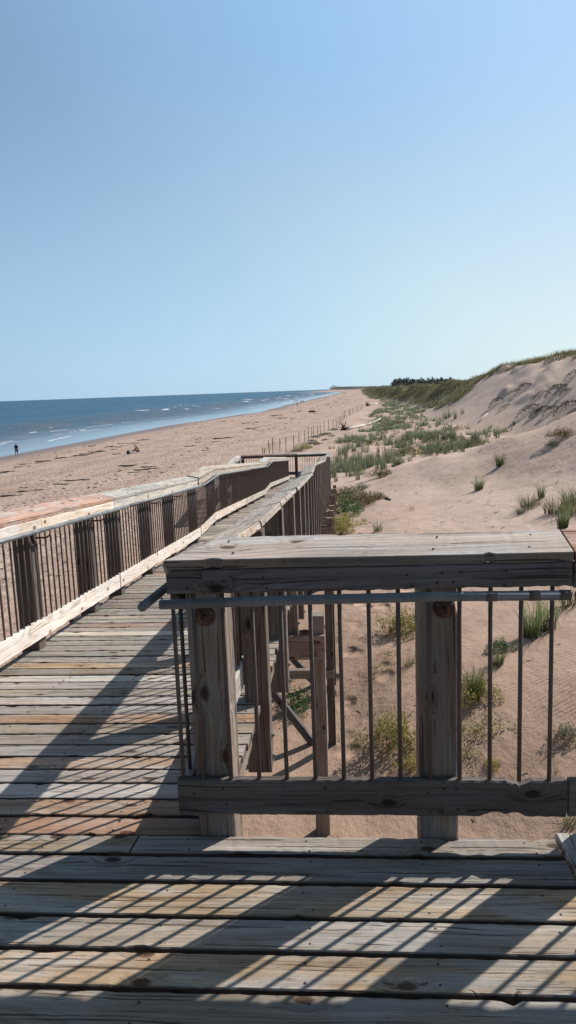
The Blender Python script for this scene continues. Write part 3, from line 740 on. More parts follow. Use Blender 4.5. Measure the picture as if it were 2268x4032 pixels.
ramp_railing('ramp_railing', 'sunlit ramp railing on the sea side with pale boards, grey pipe and thin dark bars', -2.27, -1, 2.75, 33.5,
             [(2.75, 7.4, (.55, .34, .255), 0), (7.4, 11.9, (.50, .47, .42), 0), (12.0, 17.8, (.52, .44, .35), .008), (17.8, 22.7, (.50, .43, .35), 0), (22.75, 24.4, (.50, .48, .45), .01), (24.45, 33.5, (.50, .44, .37), 0)],
             [(2.75, 5.54, (.74, .61, .49)), (5.54, 7.4, (.78, .65, .52)), (7.4, 11.9, (.62, .57, .50)), (12.0, 17.9, (.50, .42, .33)), (17.9, 33.5, (.48, .42, .34))],
             [(2.75, 7.42, (.80, .71, .63)), (7.45, 11.95, (.78, .69, .61)), (12.0, 17.9, (.70, .59, .50)), (17.9, 24.4, (.54, .48, .41)), (24.4, 33.5, (.54, .48, .41))],
             [2.8, 4.12, 5.40, 6.72, 7.58, 8.90, 10.15, 11.85, 13.6, 15.2, 16.8, 18.35, 19.8, 21.3, 22.7, 24.3, 25.6, 26.9, 28.2, 29.5, 30.8, 32.1, 33.3],
             [(2.8, 7.6), (7.6, 11.8), (11.82, 18.2), (18.22, 24.3), (24.32, 33.6)], 100, DARK)
rr_posts = [2.80] + [4.19, 5.66, 7.08, 8.2, 9.25, 10.25, 11.25, 12.25, 13.3] + [14.4 + 1.12 * i for i in range(18)]
ramp_railing('ramp_railing', 'ramp railing on the dune side with worn wide top board and dark posts bolted outside', -.645, 1, 2.66, 35.2,
             [(2.604, 4.1, (.42, .345, .29), .0), (4.1, 5.5, (.45, .38, .33), 0), (5.5, 7.35, (.45, .395, .35), 0), (7.65, 11.9, (.42, .38, .33), -.005), (11.9, 13.5, (.45, .41, .36), .008), (13.55, 22.6, (.44, .40, .35), 0), (22.7, 35.2, (.45, .42, .38), 0)],
             [(2.66, 7.4, BROWN), (7.4, 22.7, BROWN), (22.7, 35.2, BROWN)],
             [(2.664, 7.4, (.48, .45, .41)), (7.4, 22.7, GREY), (22.7, 35.2, GREY)],
             rr_posts, [(2.58, 11.9), (11.92, 24.4), (24.42, 35.1)], 100, (.17, .14, .12), extra=1)

# end landing, its back railing and the second flight that turns back toward the beach
land = empty('landing', (-3.7, 34.4, -2.29), 'low wooden landing at the far foot of the ramp', 'landing')
mb = MB()
for y in np.arange(33.66, 35.2, .15): mb.board((-4.75, y, -2.312), (-2.66, y, -2.312), .14, .038, (0, 1, 0), vary(GREY), 4)
v = 33.5
while v > 27.2: mb.board((-4.75, v, -2.312 - .085 * (33.5 - v)), (-2.80, v, -2.312 - .085 * (33.5 - v)), .14, .038, (0, 1, 0), vary(GREY), 3); v -= .15
mb.build('decking', [WOOD], land)
for y in (33.65, 35.22):
    mb = MB(); mb.board((-4.8, y, -2.43), (-.85, y, -2.43), .19, .04, (0, 0, 1), DARK, 4); mb.build('joist', [WOOD], land)
for x in (-4.6, -2.75, -1.0):
    mb = MB(); mb.board((x, 34.4, float(ground(x, 34.4)) - .3), (x, 34.4, -2.33), .14, .14, (1, 0, 0), DARK, 2); mb.build('support_post', [WOOD], land)
lr = empty('landing_railing', (-2.8, 35.25, -2.29), 'far railing closing the landing at the ramp foot, its front in shade', 'railing')
BY = 35.24
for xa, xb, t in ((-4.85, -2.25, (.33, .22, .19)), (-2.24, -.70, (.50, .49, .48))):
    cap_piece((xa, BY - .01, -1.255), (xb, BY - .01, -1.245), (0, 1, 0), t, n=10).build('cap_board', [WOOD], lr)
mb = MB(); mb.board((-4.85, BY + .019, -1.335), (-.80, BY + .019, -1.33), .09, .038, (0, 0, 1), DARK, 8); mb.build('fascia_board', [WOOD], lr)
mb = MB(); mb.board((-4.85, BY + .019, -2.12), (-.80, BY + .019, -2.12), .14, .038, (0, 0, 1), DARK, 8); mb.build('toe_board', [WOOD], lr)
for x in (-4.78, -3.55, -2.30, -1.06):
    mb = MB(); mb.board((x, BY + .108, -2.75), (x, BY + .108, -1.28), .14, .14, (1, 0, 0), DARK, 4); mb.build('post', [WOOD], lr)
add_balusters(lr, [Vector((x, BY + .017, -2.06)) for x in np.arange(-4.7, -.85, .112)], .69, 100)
sr = empty('ramp_railing', (-4.85, 34, -2.29), 'short pale railing stub behind the far landing, turning back toward the sand', 'railing')
def zs(y): return -2.29 - (.085 * (33.5 - y) if y < 33.5 else 0)
for ya, yb in ((35.2, 33.5), (33.49, 27.0)):
    cap_piece((-4.84, yb, zs(yb) + 1.03), (-4.84, ya, zs(ya) + 1.03), (-1, 0, 0), (.50, .49, .46), n=10).build('cap_board', [WOOD], sr)
    for nm, h, w in (('fascia_board', .948, .088), ('toe_board', .172, .14)):
        mb = MB(); mb.board((-4.87, yb, zs(yb) + h), (-4.87, ya, zs(ya) + h), w, .038, (0, 0, 1), PALE, 6); mb.build(nm, [WOOD], sr)
for y in (34.9, 33.4, 31.8, 30.2, 28.6, 27.1):
    mb = MB(); mb.board((-4.96, y, zs(y) - .4), (-4.96, y, zs(y) + 1.0), .14, .14, (1, 0, 0), DARK, 3); mb.build('post', [WOOD], sr)
add_balusters(sr, [Vector((-4.87, y, zs(y) + .235)) for y in np.arange(27.1, 35.1, .112)], .675, 100)
mb = MB(); mb.tube([(-4.76, 27, zs(27) + .925), (-4.76, 33.5, zs(33.5) + .925), (-4.76, 35.1, zs(35) + .925)], .0168, 10, 0, (.2, .2, .2)); mb.build('handrail', [PIPE], sr, True)
# ---------------------------------------------------------------- plants
def blades(base, h, ang, lean, wid, col, K=3, face=None):
    """vectorised curved blades; arrays of n; col (n,3) tip colour -> verts, tris, quads, tint"""
    n = len(h)
    if face is None: face = RNG.uniform(0, 2 * np.pi, n)
    dx, dy = np.cos(ang), np.sin(ang); wx, wy = np.cos(face), np.sin(face)
    Vs = []; T = []
    for k in range(K + 1):
        t = k / K
        off = lean * h * t ** 1.8; zz = h * (t - .35 * np.minimum(lean, 1.6) * t ** 2.2)
        c = base + np.stack([dx * off, dy * off, zz], 1)
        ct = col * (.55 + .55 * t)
        if k < K:
            w = wid * (1 - t) ** .6 * .5
            o = np.stack([wx * w, wy * w, w * 0], 1)
            Vs += [c - o, c + o]; T += [ct, ct]
        else:
            Vs.append(c); T.append(ct)
    m = 2 * K + 1
    V = np.stack(Vs, 1).reshape(-1, 3); T = np.stack(T, 1).reshape(-1, 3)
    b = np.arange(n)[:, None] * m
    q = [b + np.array([[2 * k, 2 * k + 1, 2 * k + 3, 2 * k + 2]]) for k in range(K - 1)]
    F4 = np.concatenate(q) if q else np.zeros((0, 4), int)
    F3 = b + np.array([[2 * K - 2, 2 * K - 1, 2 * K]])
    return V, F3, F4, T

def leaves(c, nrm_up, size, col, asp=.5):
    """small folded leaf quads at centres c"""
    n = len(c); a = RNG.uniform(0, 2 * np.pi, n); e = RNG.uniform(-.3, 1.1, n)
    d = np.stack([np.cos(a) * np.cos(e), np.sin(a) * np.cos(e), np.sin(e)], 1)
    s = np.stack([-np.sin(a), np.cos(a), RNG.uniform(-.4, .4, n)], 1)
    sz = size * RNG.uniform(.6, 1.3, n)[:, None]
    V = np.stack([c, c + d * sz * .5 + s * sz * asp * .5, c + d * sz, c + d * sz * .5 - s * sz * asp * .5], 1).reshape(-1, 3)
    F4 = np.arange(n)[:, None] * 4 + np.array([[0, 1, 2, 3]])
    v = RNG.uniform(.6, 1.35, (n, 1)); T = np.repeat(col * v, 4, 0)
    return V, np.zeros((0, 3), int), F4, T

def join(parts):
    V = []; F3 = []; F4 = []; T = []; b = 0
    for v, f3, f4, t in parts:
        V.append(v); F3.append(f3 + b); F4.append(f4 + b); T.append(t); b += len(v)
    return np.concatenate(V), np.concatenate(F3), np.concatenate(F4), np.concatenate(T)

def mesh_of(name, parts):
    V, F3, F4, T = join(parts) if isinstance(parts, list) else parts
    return np_mesh(name, V, F3, F4, [FOL], {'tint': ('FLOAT_COLOR', T)})

GREEN = np.array((.155, .20, .09)); BLUEG = np.array((.205, .265, .195)); STRAW = np.array((.34, .28, .15)); OLIVE = np.array((.29, .26, .075)); LEAF = np.array((.065, .12, .04)); RBROWN = np.array((.17, .10, .055)); DRY = np.array((.15, .12, .085))

def tuft_parts(n, h, spread, c0, straw=.2, lean=(.1, .9), wid=.008, K=4):
    a = RNG.uniform(0, 2 * np.pi, n); r = spread * np.sqrt(RNG.uniform(0, 1, n))
    base = np.stack([np.cos(a) * r, np.sin(a) * r, np.full(n, -.02)], 1)
    hh = h * RNG.uniform(.45, 1.08, n); ang = a + RNG.normal(0, .7, n)
    ln = RNG.uniform(*lean, n) ** 1.2
    col = c0 * RNG.uniform(.65, 1.4, (n, 1)); st = RNG.uniform(0, 1, n) < straw
    col[st] = STRAW * RNG.uniform(.6, 1.2, (st.sum(), 1))
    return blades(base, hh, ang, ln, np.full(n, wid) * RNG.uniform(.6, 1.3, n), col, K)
def bush_parts(n, r, h, c0, c1, size, stems=30):
    a = RNG.uniform(0, 2 * np.pi, n); q = np.sqrt(RNG.uniform(0, 1, n)); 
    lob = 1 + .35 * np.sin(a * 3 + RNG.uniform(0, 6)) + .2 * np.sin(a * 5 + RNG.uniform(0, 6))
    rr_ = q * r * lob; top = h * np.sqrt(np.clip(1 - q ** 2, 0, 1)) * (1 + .35 * np.sin(rr_ * 9 / max(r, .1) + a * 4))
    z = top * RNG.uniform(.25, 1.1, n)
    c = np.stack([np.cos(a) * rr_, np.sin(a) * rr_, z], 1)
    m = RNG.uniform(0, 1, (n, 1)) ** 1.3
    L1 = leaves(c, None, size, c0 * (1 - m) + c1 * m)
    sa = RNG.uniform(0, 2 * np.pi, stems); sb = np.stack([np.cos(sa) * r * .3, np.sin(sa) * r * .3, np.full(stems, -.02)], 1)
    S = blades(sb, np.full(stems, h * 1.0) * RNG.uniform(.7, 1.2, stems), sa, RNG.uniform(.3, 1.5, stems) * r / max(h, .1) * .8, np.full(stems, .006), np.tile(DRY, (stems, 1)), 3)
    return [L1, S]
def rosette(n, r, c0):      # a sprawling low sprig
    out = []
    for s in range(4):
        a = RNG.uniform(0, 6.28); L = np.linspace(.15, 1, n // 4) * r
        c = np.stack([np.cos(a + L * .8) * L, np.sin(a + L * .8) * L, .02 + .03 * RNG.uniform(0, 1, len(L))], 1)
        out.append(leaves(c, None, .035, np.tile(c0, (len(c), 1))))
    return out
def scrub_parts(n, rx, ry, h, c0):
    u = RNG.uniform(-1, 1, (n, 2)); u = u[(u ** 2).sum(1) < 1]; n = len(u)
    z = h * (1 - (u ** 2).sum(1)) * .8
    base = np.stack([u[:, 0] * rx, u[:, 1] * ry, z - .05], 1)
    col = c0 * RNG.uniform(.5, 1.5, (n, 1))
    return blades(base, RNG.uniform(.2, .55, n) * h, np.full(n, -2.3) + RNG.normal(0, .9, n), RNG.uniform(.5, 1.6, n), np.full(n, .03), col, 2)

# shared meshes, one set per kind
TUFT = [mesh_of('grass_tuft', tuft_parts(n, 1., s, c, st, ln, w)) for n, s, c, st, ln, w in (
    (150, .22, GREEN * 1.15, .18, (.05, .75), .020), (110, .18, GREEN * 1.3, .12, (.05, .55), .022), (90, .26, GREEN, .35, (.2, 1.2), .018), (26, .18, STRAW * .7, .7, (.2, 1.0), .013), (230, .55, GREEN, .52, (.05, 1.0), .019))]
FIELDT = [mesh_of('grass_tuft', tuft_parts(n, 1., s, c, st, ln, w, 3)) for n, s, c, st, ln, w in (
    (42, .26, BLUEG, .10, (.03, .38), .036), (34, .32, BLUEG * 1.1, .14, (.03, .35), .036), (60, .5, BLUEG * .95, .10, (.03, .38), .036), (26, .18, GREEN * 1.0, .15, (.03, .4), .034), (40, .7, BLUEG, .18, (.03, .35), .034))]
BUSH = {'yellow': mesh_of('low_bush', bush_parts(3200, 1., .62, OLIVE * 1.5, OLIVE * .75, .085)), 'green': mesh_of('low_bush', bush_parts(2600, 1., .6, LEAF * 1.4, LEAF * .8, .09)),
        'brown': mesh_of('low_bush', bush_parts(2800, 1., .45, RBROWN * 1.1, OLIVE * .7, .08)), 'grey': mesh_of('low_bush', bush_parts(2600, 1., .5, DRY * .8, BLUEG * .8, .08)),
        'sparse': mesh_of('low_bush', bush_parts(420, 1., .32, OLIVE * 1.35, LEAF, .10, 20)), 'sprig': mesh_of('seedling', rosette(40, .35, LEAF * 1.2))}
SCRUB = [mesh_of('scrub_patch', scrub_parts(420, 1., .55, .6, np.array((.085, .075, .058)))), mesh_of('scrub_patch', scrub_parts(340, 1.1, .4, .5, np.array((.10, .088, .065))))]

def plant(name, me, x, y, sc, label, cat, group=None, sz=None, dz=0.):
    o = link(name, me, None, (x, y, float(ground(x, y)) - .02 + dz))
    o.rotation_euler = (0, 0, random.uniform(0, 6.28)); o.scale = (sc, sc, sz or sc)
    return tag(o, label, cat, group)

T = lambda *a: plant('grass_tuft', *a)
near = [
    (0, 5.58, 28.46, .62, 'lone spiky green grass tuft highest on the smooth near dune'),
    (0, 4.33, 25.52, .60, 'broad green grass tuft with a long shadow on the mid slope of the near dune'),
    (4, 4.81, 20.45, .5, 'straw-tipped grass tuft at the left of the clump above the front cap board'),
    (1, 5.26, 21.19, .50, 'tall thin grass tuft at the back of the clump above the front cap board'),
    (2, 4.45, 19.95, .38, 'low grey-green tuft at the lower left edge of the right dune clump'),
    (3, 5.07, 20.0, .34, 'dry bent tuft in the middle of the right dune clump'),
    (4, 5.05, 18.88, .52, 'upright tuft just left of the tallest green one in the right dune clump'),
    (1, 4.74, 17.14, .66, 'tallest bright green tuft of the clump just above the front cap board end'),
    (4, 5.27, 18.21, .5, 'green tuft cut by the picture edge above the reddish cap board'),
    (4, 5.62, 19.2, .62, 'big tuft at the picture edge behind the right dune clump'),
    (1, 14.84, 69.56, .60, 'small isolated tuft on bare sand below the dark dune scrub'),
    (2, 8.3, 37.5, .30, 'tiny tuft at the edge of the near dune crest'),
    (3, 1.98, 23.57, .40, 'sparse dry stalks near the ramp side on pale dune sand'),
    (1, 2.57, 10.75, .68, 'thick green grass tuft behind the bars at the right of the second post'),
    (1, 2.84, 10.98, .66, 'green grass tuft standing just right of the thick one behind the bars'),
    (2, 3.37, 11.86, .58, 'wispy tuft half hidden under the handrail end'),
    (0, 1.9, 9.78, .34, 'slim arching tuft growing beside the dark green leafy bush'),
    (0, 1.52, 9.11, .46, 'spiky tuft rising out of the yellow bush right of the second post'),
    (2, .81, 10.37, .28, 'pale spiky tuft left of the second post behind a bar'),
    (2, 1.99, 6.75, .30, 'spiky tuft under the toe board end at the lower right'),
    (2, .81, 20.66, .46, 'large grey-green tuft just above the cap board right of the ramp'),
    (2, .48, 23.03, .24, 'small pale tuft behind the large grey-green one by the ramp'),
    (3, 1.97, 23.9, .26, 'dry twiggy tuft right of the grey-green one near the ramp'),
    (3, 2.04, 7.48, .22, 'dry yellow stalks behind the last bars at the lower right'),
    (3, 2.45, 27.3, .22, 'thin dead stalks lying on the dune face midway to the field'),
]
for k, x, y, h, lab in near: plant('grass_tuft', TUFT[k], x, y, h, lab, 'grass tuft', 'grass tufts on the near dune')
bushes = [
    ('yellow', .46, 8.49, .34, .52, 'large yellow-green bush behind the bars left of the second post'),
    ('yellow', .85, 11.9, .36, .5, 'yellow-green bush high between bars left of the second post'),
    ('yellow', 1.48, 9.03, .30, .34, 'yellowish bush right of the second post around a grass tuft'),
    ('green', 2.06, 10.36, .20, .24, 'dark green leafy bush at mid height right of the second post'),
    ('sparse', 1.37, 8.33, .24, .3, 'sparse leafy plant low right of the second post'),
    ('sparse', 1.28, 7.98, .24, .3, 'thin olive plant just above the toe board right of the second post'),
    ('yellow', 1.48, 7.77, .09, .12, 'tiny yellow-flowered plant just above the toe board'),
    ('sparse', .58, 10.92, .18, .2, 'small green plant left of the upper yellow bush shadow'),
    ('sparse', .45, 10.45, .2, .22, 'straggly plant on the sand beside the footprints'),
    ('yellow', .66, 8.0, .16, .2, 'yellow bush hugging the lower left of the second post'),
    ('grey', 2.29, 7.97, .16, .3, 'ball of dry dark twigs at the right edge behind the bars'),
    ('sparse', 1.64, 8.44, .26, .25, 'faint scattered plant between bars right of the second post'),
    ('sparse', -.14, 8.95, .12, .12, 'small sprig at the foot of the thin support post'),
    ('green', -.73, 9.95, .26, .4, 'green bush in the shade under the ramp'),
    ('yellow', -1.06, 10.76, .22, .3, 'yellowish bush behind the brace under the ramp'),
    ('green', -.02, 25.3, .62, .95, 'bright green bush against the ramp support posts'),
    ('yellow', -.12, 22.6, .48, .62, 'yellow bush beside the ramp below the bright green one'),
    ('yellow', -.18, 21.4, .4, .45, 'lower yellow bush hugging the ramp post nearest the cap board'),
    ('brown', .55, 27.4, .8, .85, 'reddish brown low bush sprawling right of the ramp'),
    ('grey', .05, 29.3, .75, 1.0, 'dark grey-green bush by the ramp behind the brown one'),
    ('brown', -.05, 31.6, .8, .7, 'olive brown bush beside the far part of the ramp'),
    ('brown', 1.05, 27.9, .42, .5, 'rust coloured bush at the right tip of the brown thicket'),
    ('grey', .64, 32.9, .4, .45, 'small grey bush on the sand behind the brown thicket'),
    ('brown', 1.65, 36.16, .62, .75, 'round reddish grey bush alone on the sand below the tall tufts'),
    ('brown', 7.64, 27.82, .55, .6, 'brown low bush on the upper near dune at the right'),
    ('grey', 7.2, 27.18, .3, .3, 'small dark bush just below the brown one on the upper dune'),
    ('grey', 9.4, 57.6, .8, 1.2, 'grey rounded bush at the foot of the near dune crest'),
    ('sparse', 6.71, 26.81, .12, .16, 'tiny sprout alone on the upper near dune'),
    ('sparse', 4.0, 20.81, .14, .14, 'tiny plant on bare rippled sand left of the right clump'),
    ('sparse', 1.43, 22.1, .12, .12, 'small leafy sprout right of the grey-green tuft'),
]
for k, x, y, r, h, lab in bushes: plant('low_bush', BUSH[k], x, y, r, lab, 'bush', 'low bushes on the sand', sz=h)
for x, y, s, lab in ((1.67, 10.31, .45, 'small sprig left of the dark green bush behind the bars'), (2.28, 9.86, .5, 'creeping sprig right of the dark green bush'), (2.33, 9.18, .35, 'pair of leaves on bare sand near the last bars'),
                     (2.55, 8.9, .45, 'bright seedling at the far right behind the bars'), (1.35, 7.3, .3, 'seedling just above the toe board between two bars')):
    plant('seedling', BUSH['sprig'], x, y, s, lab, 'seedling', 'seedlings on the sand')
beach_sh = [(-3.47, 63.64, .8, .6, 'yellow'), (-3.95, 61.16, .7, .4, 'grey'), (-2.97, 68.91, .75, .45, 'grey'), (-3.08, 79.53, .6, .4, 'grey'), (-2.42, 67.29, .5, .3, 'brown'), (-2.05, 84.32, .7, .4, 'grey'), (-2.33, 81.94, .6, .4, 'grey'), (-1.29, 91.73, .7, .5, 'grey'), (-1.37, 79.41, .4, .3, 'grey'), (-1.95, 73.45, .4, .3, 'grey'), (-3.2, 74, .5, .3, 'brown')]
for x, y, r, h, k in beach_sh: plant('low_bush', BUSH[k], x, y, r, 'small dark low bush on the flat sand beside the rope fence', 'bush', 'low bushes beside the rope fence', sz=h)

# the field of tufts between fence and dunes
spots = [(-1.28, 61.46, .28), (-1.0, 61.74, .25), (-.63, 58.56, .42), (-.26, 55.86, .57), (.1, 60.0, .37), (.32, 61.58, .38), (.57, 58.68, .54), (1.04, 61.58, .57), (1.43, 57.33, .53), (-.62, 51.9, .48), (-.71, 45.81, .52), (0, 45.71, .61),
         (.23, 46.34, .57), (.95, 53.73, .55), (.53, 37.75, .5), (.84, 41.55, .47), (1.61, 49.22, .61), (2.32, 56.39, .46), (2.21, 49.21, .61), (2.01, 42.85, .61), (2.6, 49.92, .9), (2.86, 50.02, .77), (2.98, 46.36, .48), (3.78, 52.92, 1.0),
         (-.53, 38.33, .39), (-.2, 56.66, .41), (.99, 48.31, .59), (-.46, 50.71, .52), (.36, 49.6, .46), (.7, 46.12, .66), (3.64, 63.34, .45), (2.84, 70.22, .58), (3.16, 69.53, .57), (3.51, 69.4, .57), (4.45, 51.6, .42), (4.1, 50.11, .4),
         (5.54, 52.05, .6), (6.01, 51.4, .5), (6.79, 53.63, .6), (8.05, 55.23, .5), (10.16, 62.11, .66), (10.42, 61.52, .75), (12.13, 68.09, .62), (12.07, 62.58, .57), (8.48, 61.94, .6), (7.93, 62.64, .6), (11.13, 92.12, .7), (11.98, 92.37, .84),
         (12.36, 88.31, .81), (13.28, 89.22, .54), (13.92, 121.07, 1.), (14.53, 120.22, .9), (14.75, 113.74, 1.), (13.79, 131.74, 1.), (11.34, 116.64, .7), (-.9, 43.2, .5), (-.75, 41, .5), (-.85, 48.6, .5), (.0, 43.6, .55), (.5, 44.3, .6), (1.3, 46.9, .6), (1.8, 45.2, .6)]
def density(x, y):
    f = float(lerp_tab(y, FOOT)); t = float(lerp_tab(y, TOE))
    if y < 52: lo, hi = -.9, 3.6 if y > 44 else 1.2
    else: lo, hi = f + 4.2 + 2.0 * float(vnoise(np.array(y * .11), np.array(3.3))), t + .8
    if not lo < x < hi: return 0
    c = .22 + .75 * float(fbm(np.array(x * .45 + 9), np.array(y * .22 - 4), 2))
    if y < 125 and x > t - 5: c -= .18
    if y < 75 and x > 5: c += .06
    return min(max(c, .03), 1)
pool = []
rnd = random.Random(5)
while len(pool) < 820:
    y = 40 * (420 / 40) ** (rnd.random() ** .85); x = rnd.uniform(-2, 17)
    if rnd.random() < density(x, y): pool.append((x, y, rnd.uniform(.38, .72)))
pool.sort(key=lambda q: q[1])
cut = 265 - len(spots)
SP = set(spots)
for x, y, h in spots + pool[:cut]:
    s = h * rnd.uniform(.9, 1.15)
    s *= 1.35 if (x, y, h) in SP else 1.
    plant('grass_tuft', rnd.choice(FIELDT[:4] if y < 65 else FIELDT), x, y, s * 1.08, 'blue-green tuft in the scattered grass field beyond the ramp foot', 'grass tuft', 'tufts of the scattered grass field', sz=s * 1.2)
def mass(name, arr, nb, spread, hmul, c0, straw, wid, K=2, lean=(.05, .6), tvr=(.75, 1.3)):
    arr = np.asarray(arr, float); n = len(arr) * nb
    idx = np.repeat(np.arange(len(arr)), nb); a = RNG.uniform(0, 6.283, n); r = spread * np.sqrt(RNG.uniform(0, 1, n)) * arr[idx, 2]
    x = arr[idx, 0] + np.cos(a) * r; y = arr[idx, 1] + np.sin(a) * r; z = ground(x, y) - .03
    hh = arr[idx, 2] * hmul * RNG.uniform(.5, 1.1, n); tv = RNG.uniform(*tvr, (len(arr), 1))[idx]
    col = c0 * tv * RNG.uniform(.7, 1.3, (n, 1)); st = RNG.uniform(0, 1, n) < straw; col[st] = STRAW * RNG.uniform(.5, 1.1, (st.sum(), 1))
    P_ = blades(np.stack([x, y, z], 1), hh, a + RNG.normal(0, .6, n), RNG.uniform(*lean, n), wid * RNG.uniform(.7, 1.3, n), col, K)
    return tag(link(name, mesh_of(name, P_)), kind='stuff')
mass('field_grass', pool[cut:], 20, .5, 1.15, BLUEG, .14, .055, lean=(.03, .4))
# olive and rusty ground cover between the tufts
gc = []
while len(gc) < 420:
    y = 50 * (260 / 50) ** rnd.random(); x = rnd.uniform(-1.5, 15)
    if density(x, y) > .2 and float(fbm(np.array(x * .5 + 40), np.array(y * .2), 2)) > .12: gc.append((x, y, .5))
gc = np.array(gc); n = len(gc) * 16; ii = np.repeat(np.arange(len(gc)), 16)
x = gc[ii, 0] + RNG.normal(0, .5, n); y = gc[ii, 1] + RNG.normal(0, .7, n)
mcol = np.where(RNG.uniform(0, 1, (len(gc), 1)) < .55, OLIVE * .8, np.where(RNG.uniform(0, 1, (len(gc), 1)) < .5, RBROWN, LEAF))[ii]
tag(link('ground_cover', mesh_of('ground_cover', leaves(np.stack([x, y, ground(x, y) + RNG.uniform(0, .18, n)], 1), None, .16, mcol, .7))), kind='stuff')

# marram grass on the big dunes
arr = []
while len(arr) < 5200:
    y = 30 * (330 / 30) ** (rnd.random() ** .8); xc = float(lerp_tab(y, CREST)); xt = float(lerp_tab(y, TOE)); zc = rnd.random()
    x = xc + (rnd.uniform(-1.6, 9) if (y < 104 or zc < .35) else rnd.uniform(-(xc - xt) * .78, 5))
    if y < 104 and x < xc - .2 and rnd.random() < .5: continue
    if y >= 104 and x < xc - .8 and y < 128 and float(fbm(np.array(x * .3), np.array(y * .12 + 7), 2)) < -.28: continue
    arr.append((x, y, rnd.uniform(.5, 1.0) if y < 112 else rnd.uniform(.45, .85)))
mass('dune_grass', arr, 22, .9, 1.0, np.array((.29, .30, .18)), .42, .05, 2, (.1, .8), (.4, 1.45))
arr = []
while len(arr) < 1500:
    y = 300 * (1500 / 300) ** rnd.random(); xt = float(lerp_tab(y, TOE)); x = xt + rnd.uniform(0, .04 * y)
    arr.append((x, y, rnd.uniform(1.0, 1.6)))
mass('dune_grass', arr, 14, 2.2, .9, np.array((.24, .245, .145)), .35, .25, 2, (.1, .8))
# dark eroded scrub on the dune face
sl = ['low dark scrub patch at the left foot of the dune face', 'thin grey scrub lying on sand below the first dark patch', 'large dark scrub mound in the middle of the dune face', 'dark scrub tail right of the large mound', 'scrub tuft below the right end of the large mound',
      'small scrub knot high left on the dune face', 'narrow scrub streak above the small knot', 'steep dark scrub bank high on the right dune face', 'second scrub bank just below the steep one', 'broad dark scrub patch at the right edge of the dune face',
      None, 'scrub strip above the large dark mound', 'tiny scrub spot left above the large mound', 'scrub hummock between the large mound and the right patch', 'twiggy scrub low at the right edge', 'dark scrub lip under the grassy crest at the right edge']
scr = [(15.95, 83.07, 1.6), (15.91, 78.69, 1.1), (16.5, 71.12, 1.9), (16.54, 68.72, 1.2), (17.12, 68.66, 1.1), (17.58, 82.29, 1.3), (18.42, 81.56, 1.4), (18.98, 71.28, 1.9), (19.18, 69.23, 1.1), (18.02, 64.12, 2.0), None, (18.16, 73.78, 1.2), (17.67, 74.37, .7), (17.31, 66.74, 1.3), (17.86, 61.95, 1.4), (20.9, 72.92, 1.7)]
for q, lab in zip(scr, sl):
    if q is None: continue
    o = plant('scrub_patch', rnd.choice(SCRUB), q[0], q[1], q[2] * .68, lab, 'scrub', 'dark scrub patches on the dune face', sz=q[2] * .72)
    o.rotation_euler = (R(-4), R(-22), rnd.uniform(-.5, .5))

# dead stalks, twigs and crumbs lying on the near dune
n = 520; bx_ = RNG.uniform(-.3, 9, n); by_ = 6.5 * (34 / 6.5) ** RNG.uniform(0, 1, n)
okm = fbm(bx_ * .5, by_ * .3, 2) > -.12; bx_, by_ = bx_[okm], by_[okm]; n = len(bx_); ln = RNG.uniform(.03, .16, n) * (.6 + by_ / 30)
aa_ = RNG.uniform(0, 6.28, n); lift = RNG.uniform(.02, .3, n) * ln
p0 = np.stack([bx_, by_, ground(bx_, by_) + .004], 1); x1, y1 = bx_ + np.cos(aa_) * ln, by_ + np.sin(aa_) * ln
p1 = np.stack([x1, y1, ground(x1, y1) + .006 + lift], 1); wv = np.stack([-np.sin(aa_), np.cos(aa_), np.full(n, .5)], 1) * (.004 + .0003 * by_)[:, None]
V4 = np.stack([p0 - wv, p0 + wv, p1 + wv * .5, p1 - wv * .5], 1).reshape(-1, 3)
cc = np.where(RNG.uniform(0, 1, (n, 1)) < .6, np.array((.09, .065, .045)), STRAW * .9)
tag(link('sand_litter', mesh_of('sand_litter', (V4, np.zeros((0, 3), int), np.arange(n)[:, None] * 4 + np.array([[0, 1, 2, 3]]), np.repeat(cc, 4, 0)))), kind='stuff')

# woods far behind the dunes and on the distant point: one mass
def woods(name, n, fx, fy, hh, ww, c0):
    pts = []
    for i in range(n):
        x, y = fx(), fy(); x *= 1
        pts.append((x, y))
    parts = []
    pts = np.array(pts); z = ground(pts[:, 0], pts[:, 1])
    for (x, y), zz in zip(pts, z):
        h = hh * rnd.uniform(.6, 1.15); m = 70
        t = RNG.uniform(0, 1, m) ** .7; a = RNG.uniform(0, 6.28, m); r = ww * (1 - t) * RNG.uniform(.3, 1.1, m) + .15
        c = np.stack([x + np.cos(a) * r, y + np.sin(a) * r, zz + h * t], 1)
        parts.append(leaves(c, None, h * .17, np.tile(c0 * rnd.uniform(.7, 1.3), (m, 1)), .8))
    return tag(link(name, mesh_of(name, parts)), kind='stuff')
def _y(a, b): return lambda: rnd.uniform(a, b)
S = {}
def wx(lo, hi):
    def f(): S['y'] = rnd.uniform(640, 900); return rnd.uniform(lo, hi) * S['y']
    return f
woods('distant_woods', 260, wx(.062, .135), lambda: S['y'], 7.6, 3.4, np.array((.085, .105, .11)))  # distance haze put into the pale bluish tree colour
def wx2(): S['y'] = rnd.uniform(3050, 3350); return rnd.uniform(-60, 420)
woods('distant_woods', 260, wx2, lambda: S['y'], 7, 16, np.array((.055, .075, .08)))
def wx3(): S['y'] = rnd.uniform(1500, 2300); return rnd.uniform(.058, .16) * S['y'] 
woods('distant_woods', 150, wx3, lambda: S['y'], 11, 12, np.array((.06, .08, .09)))
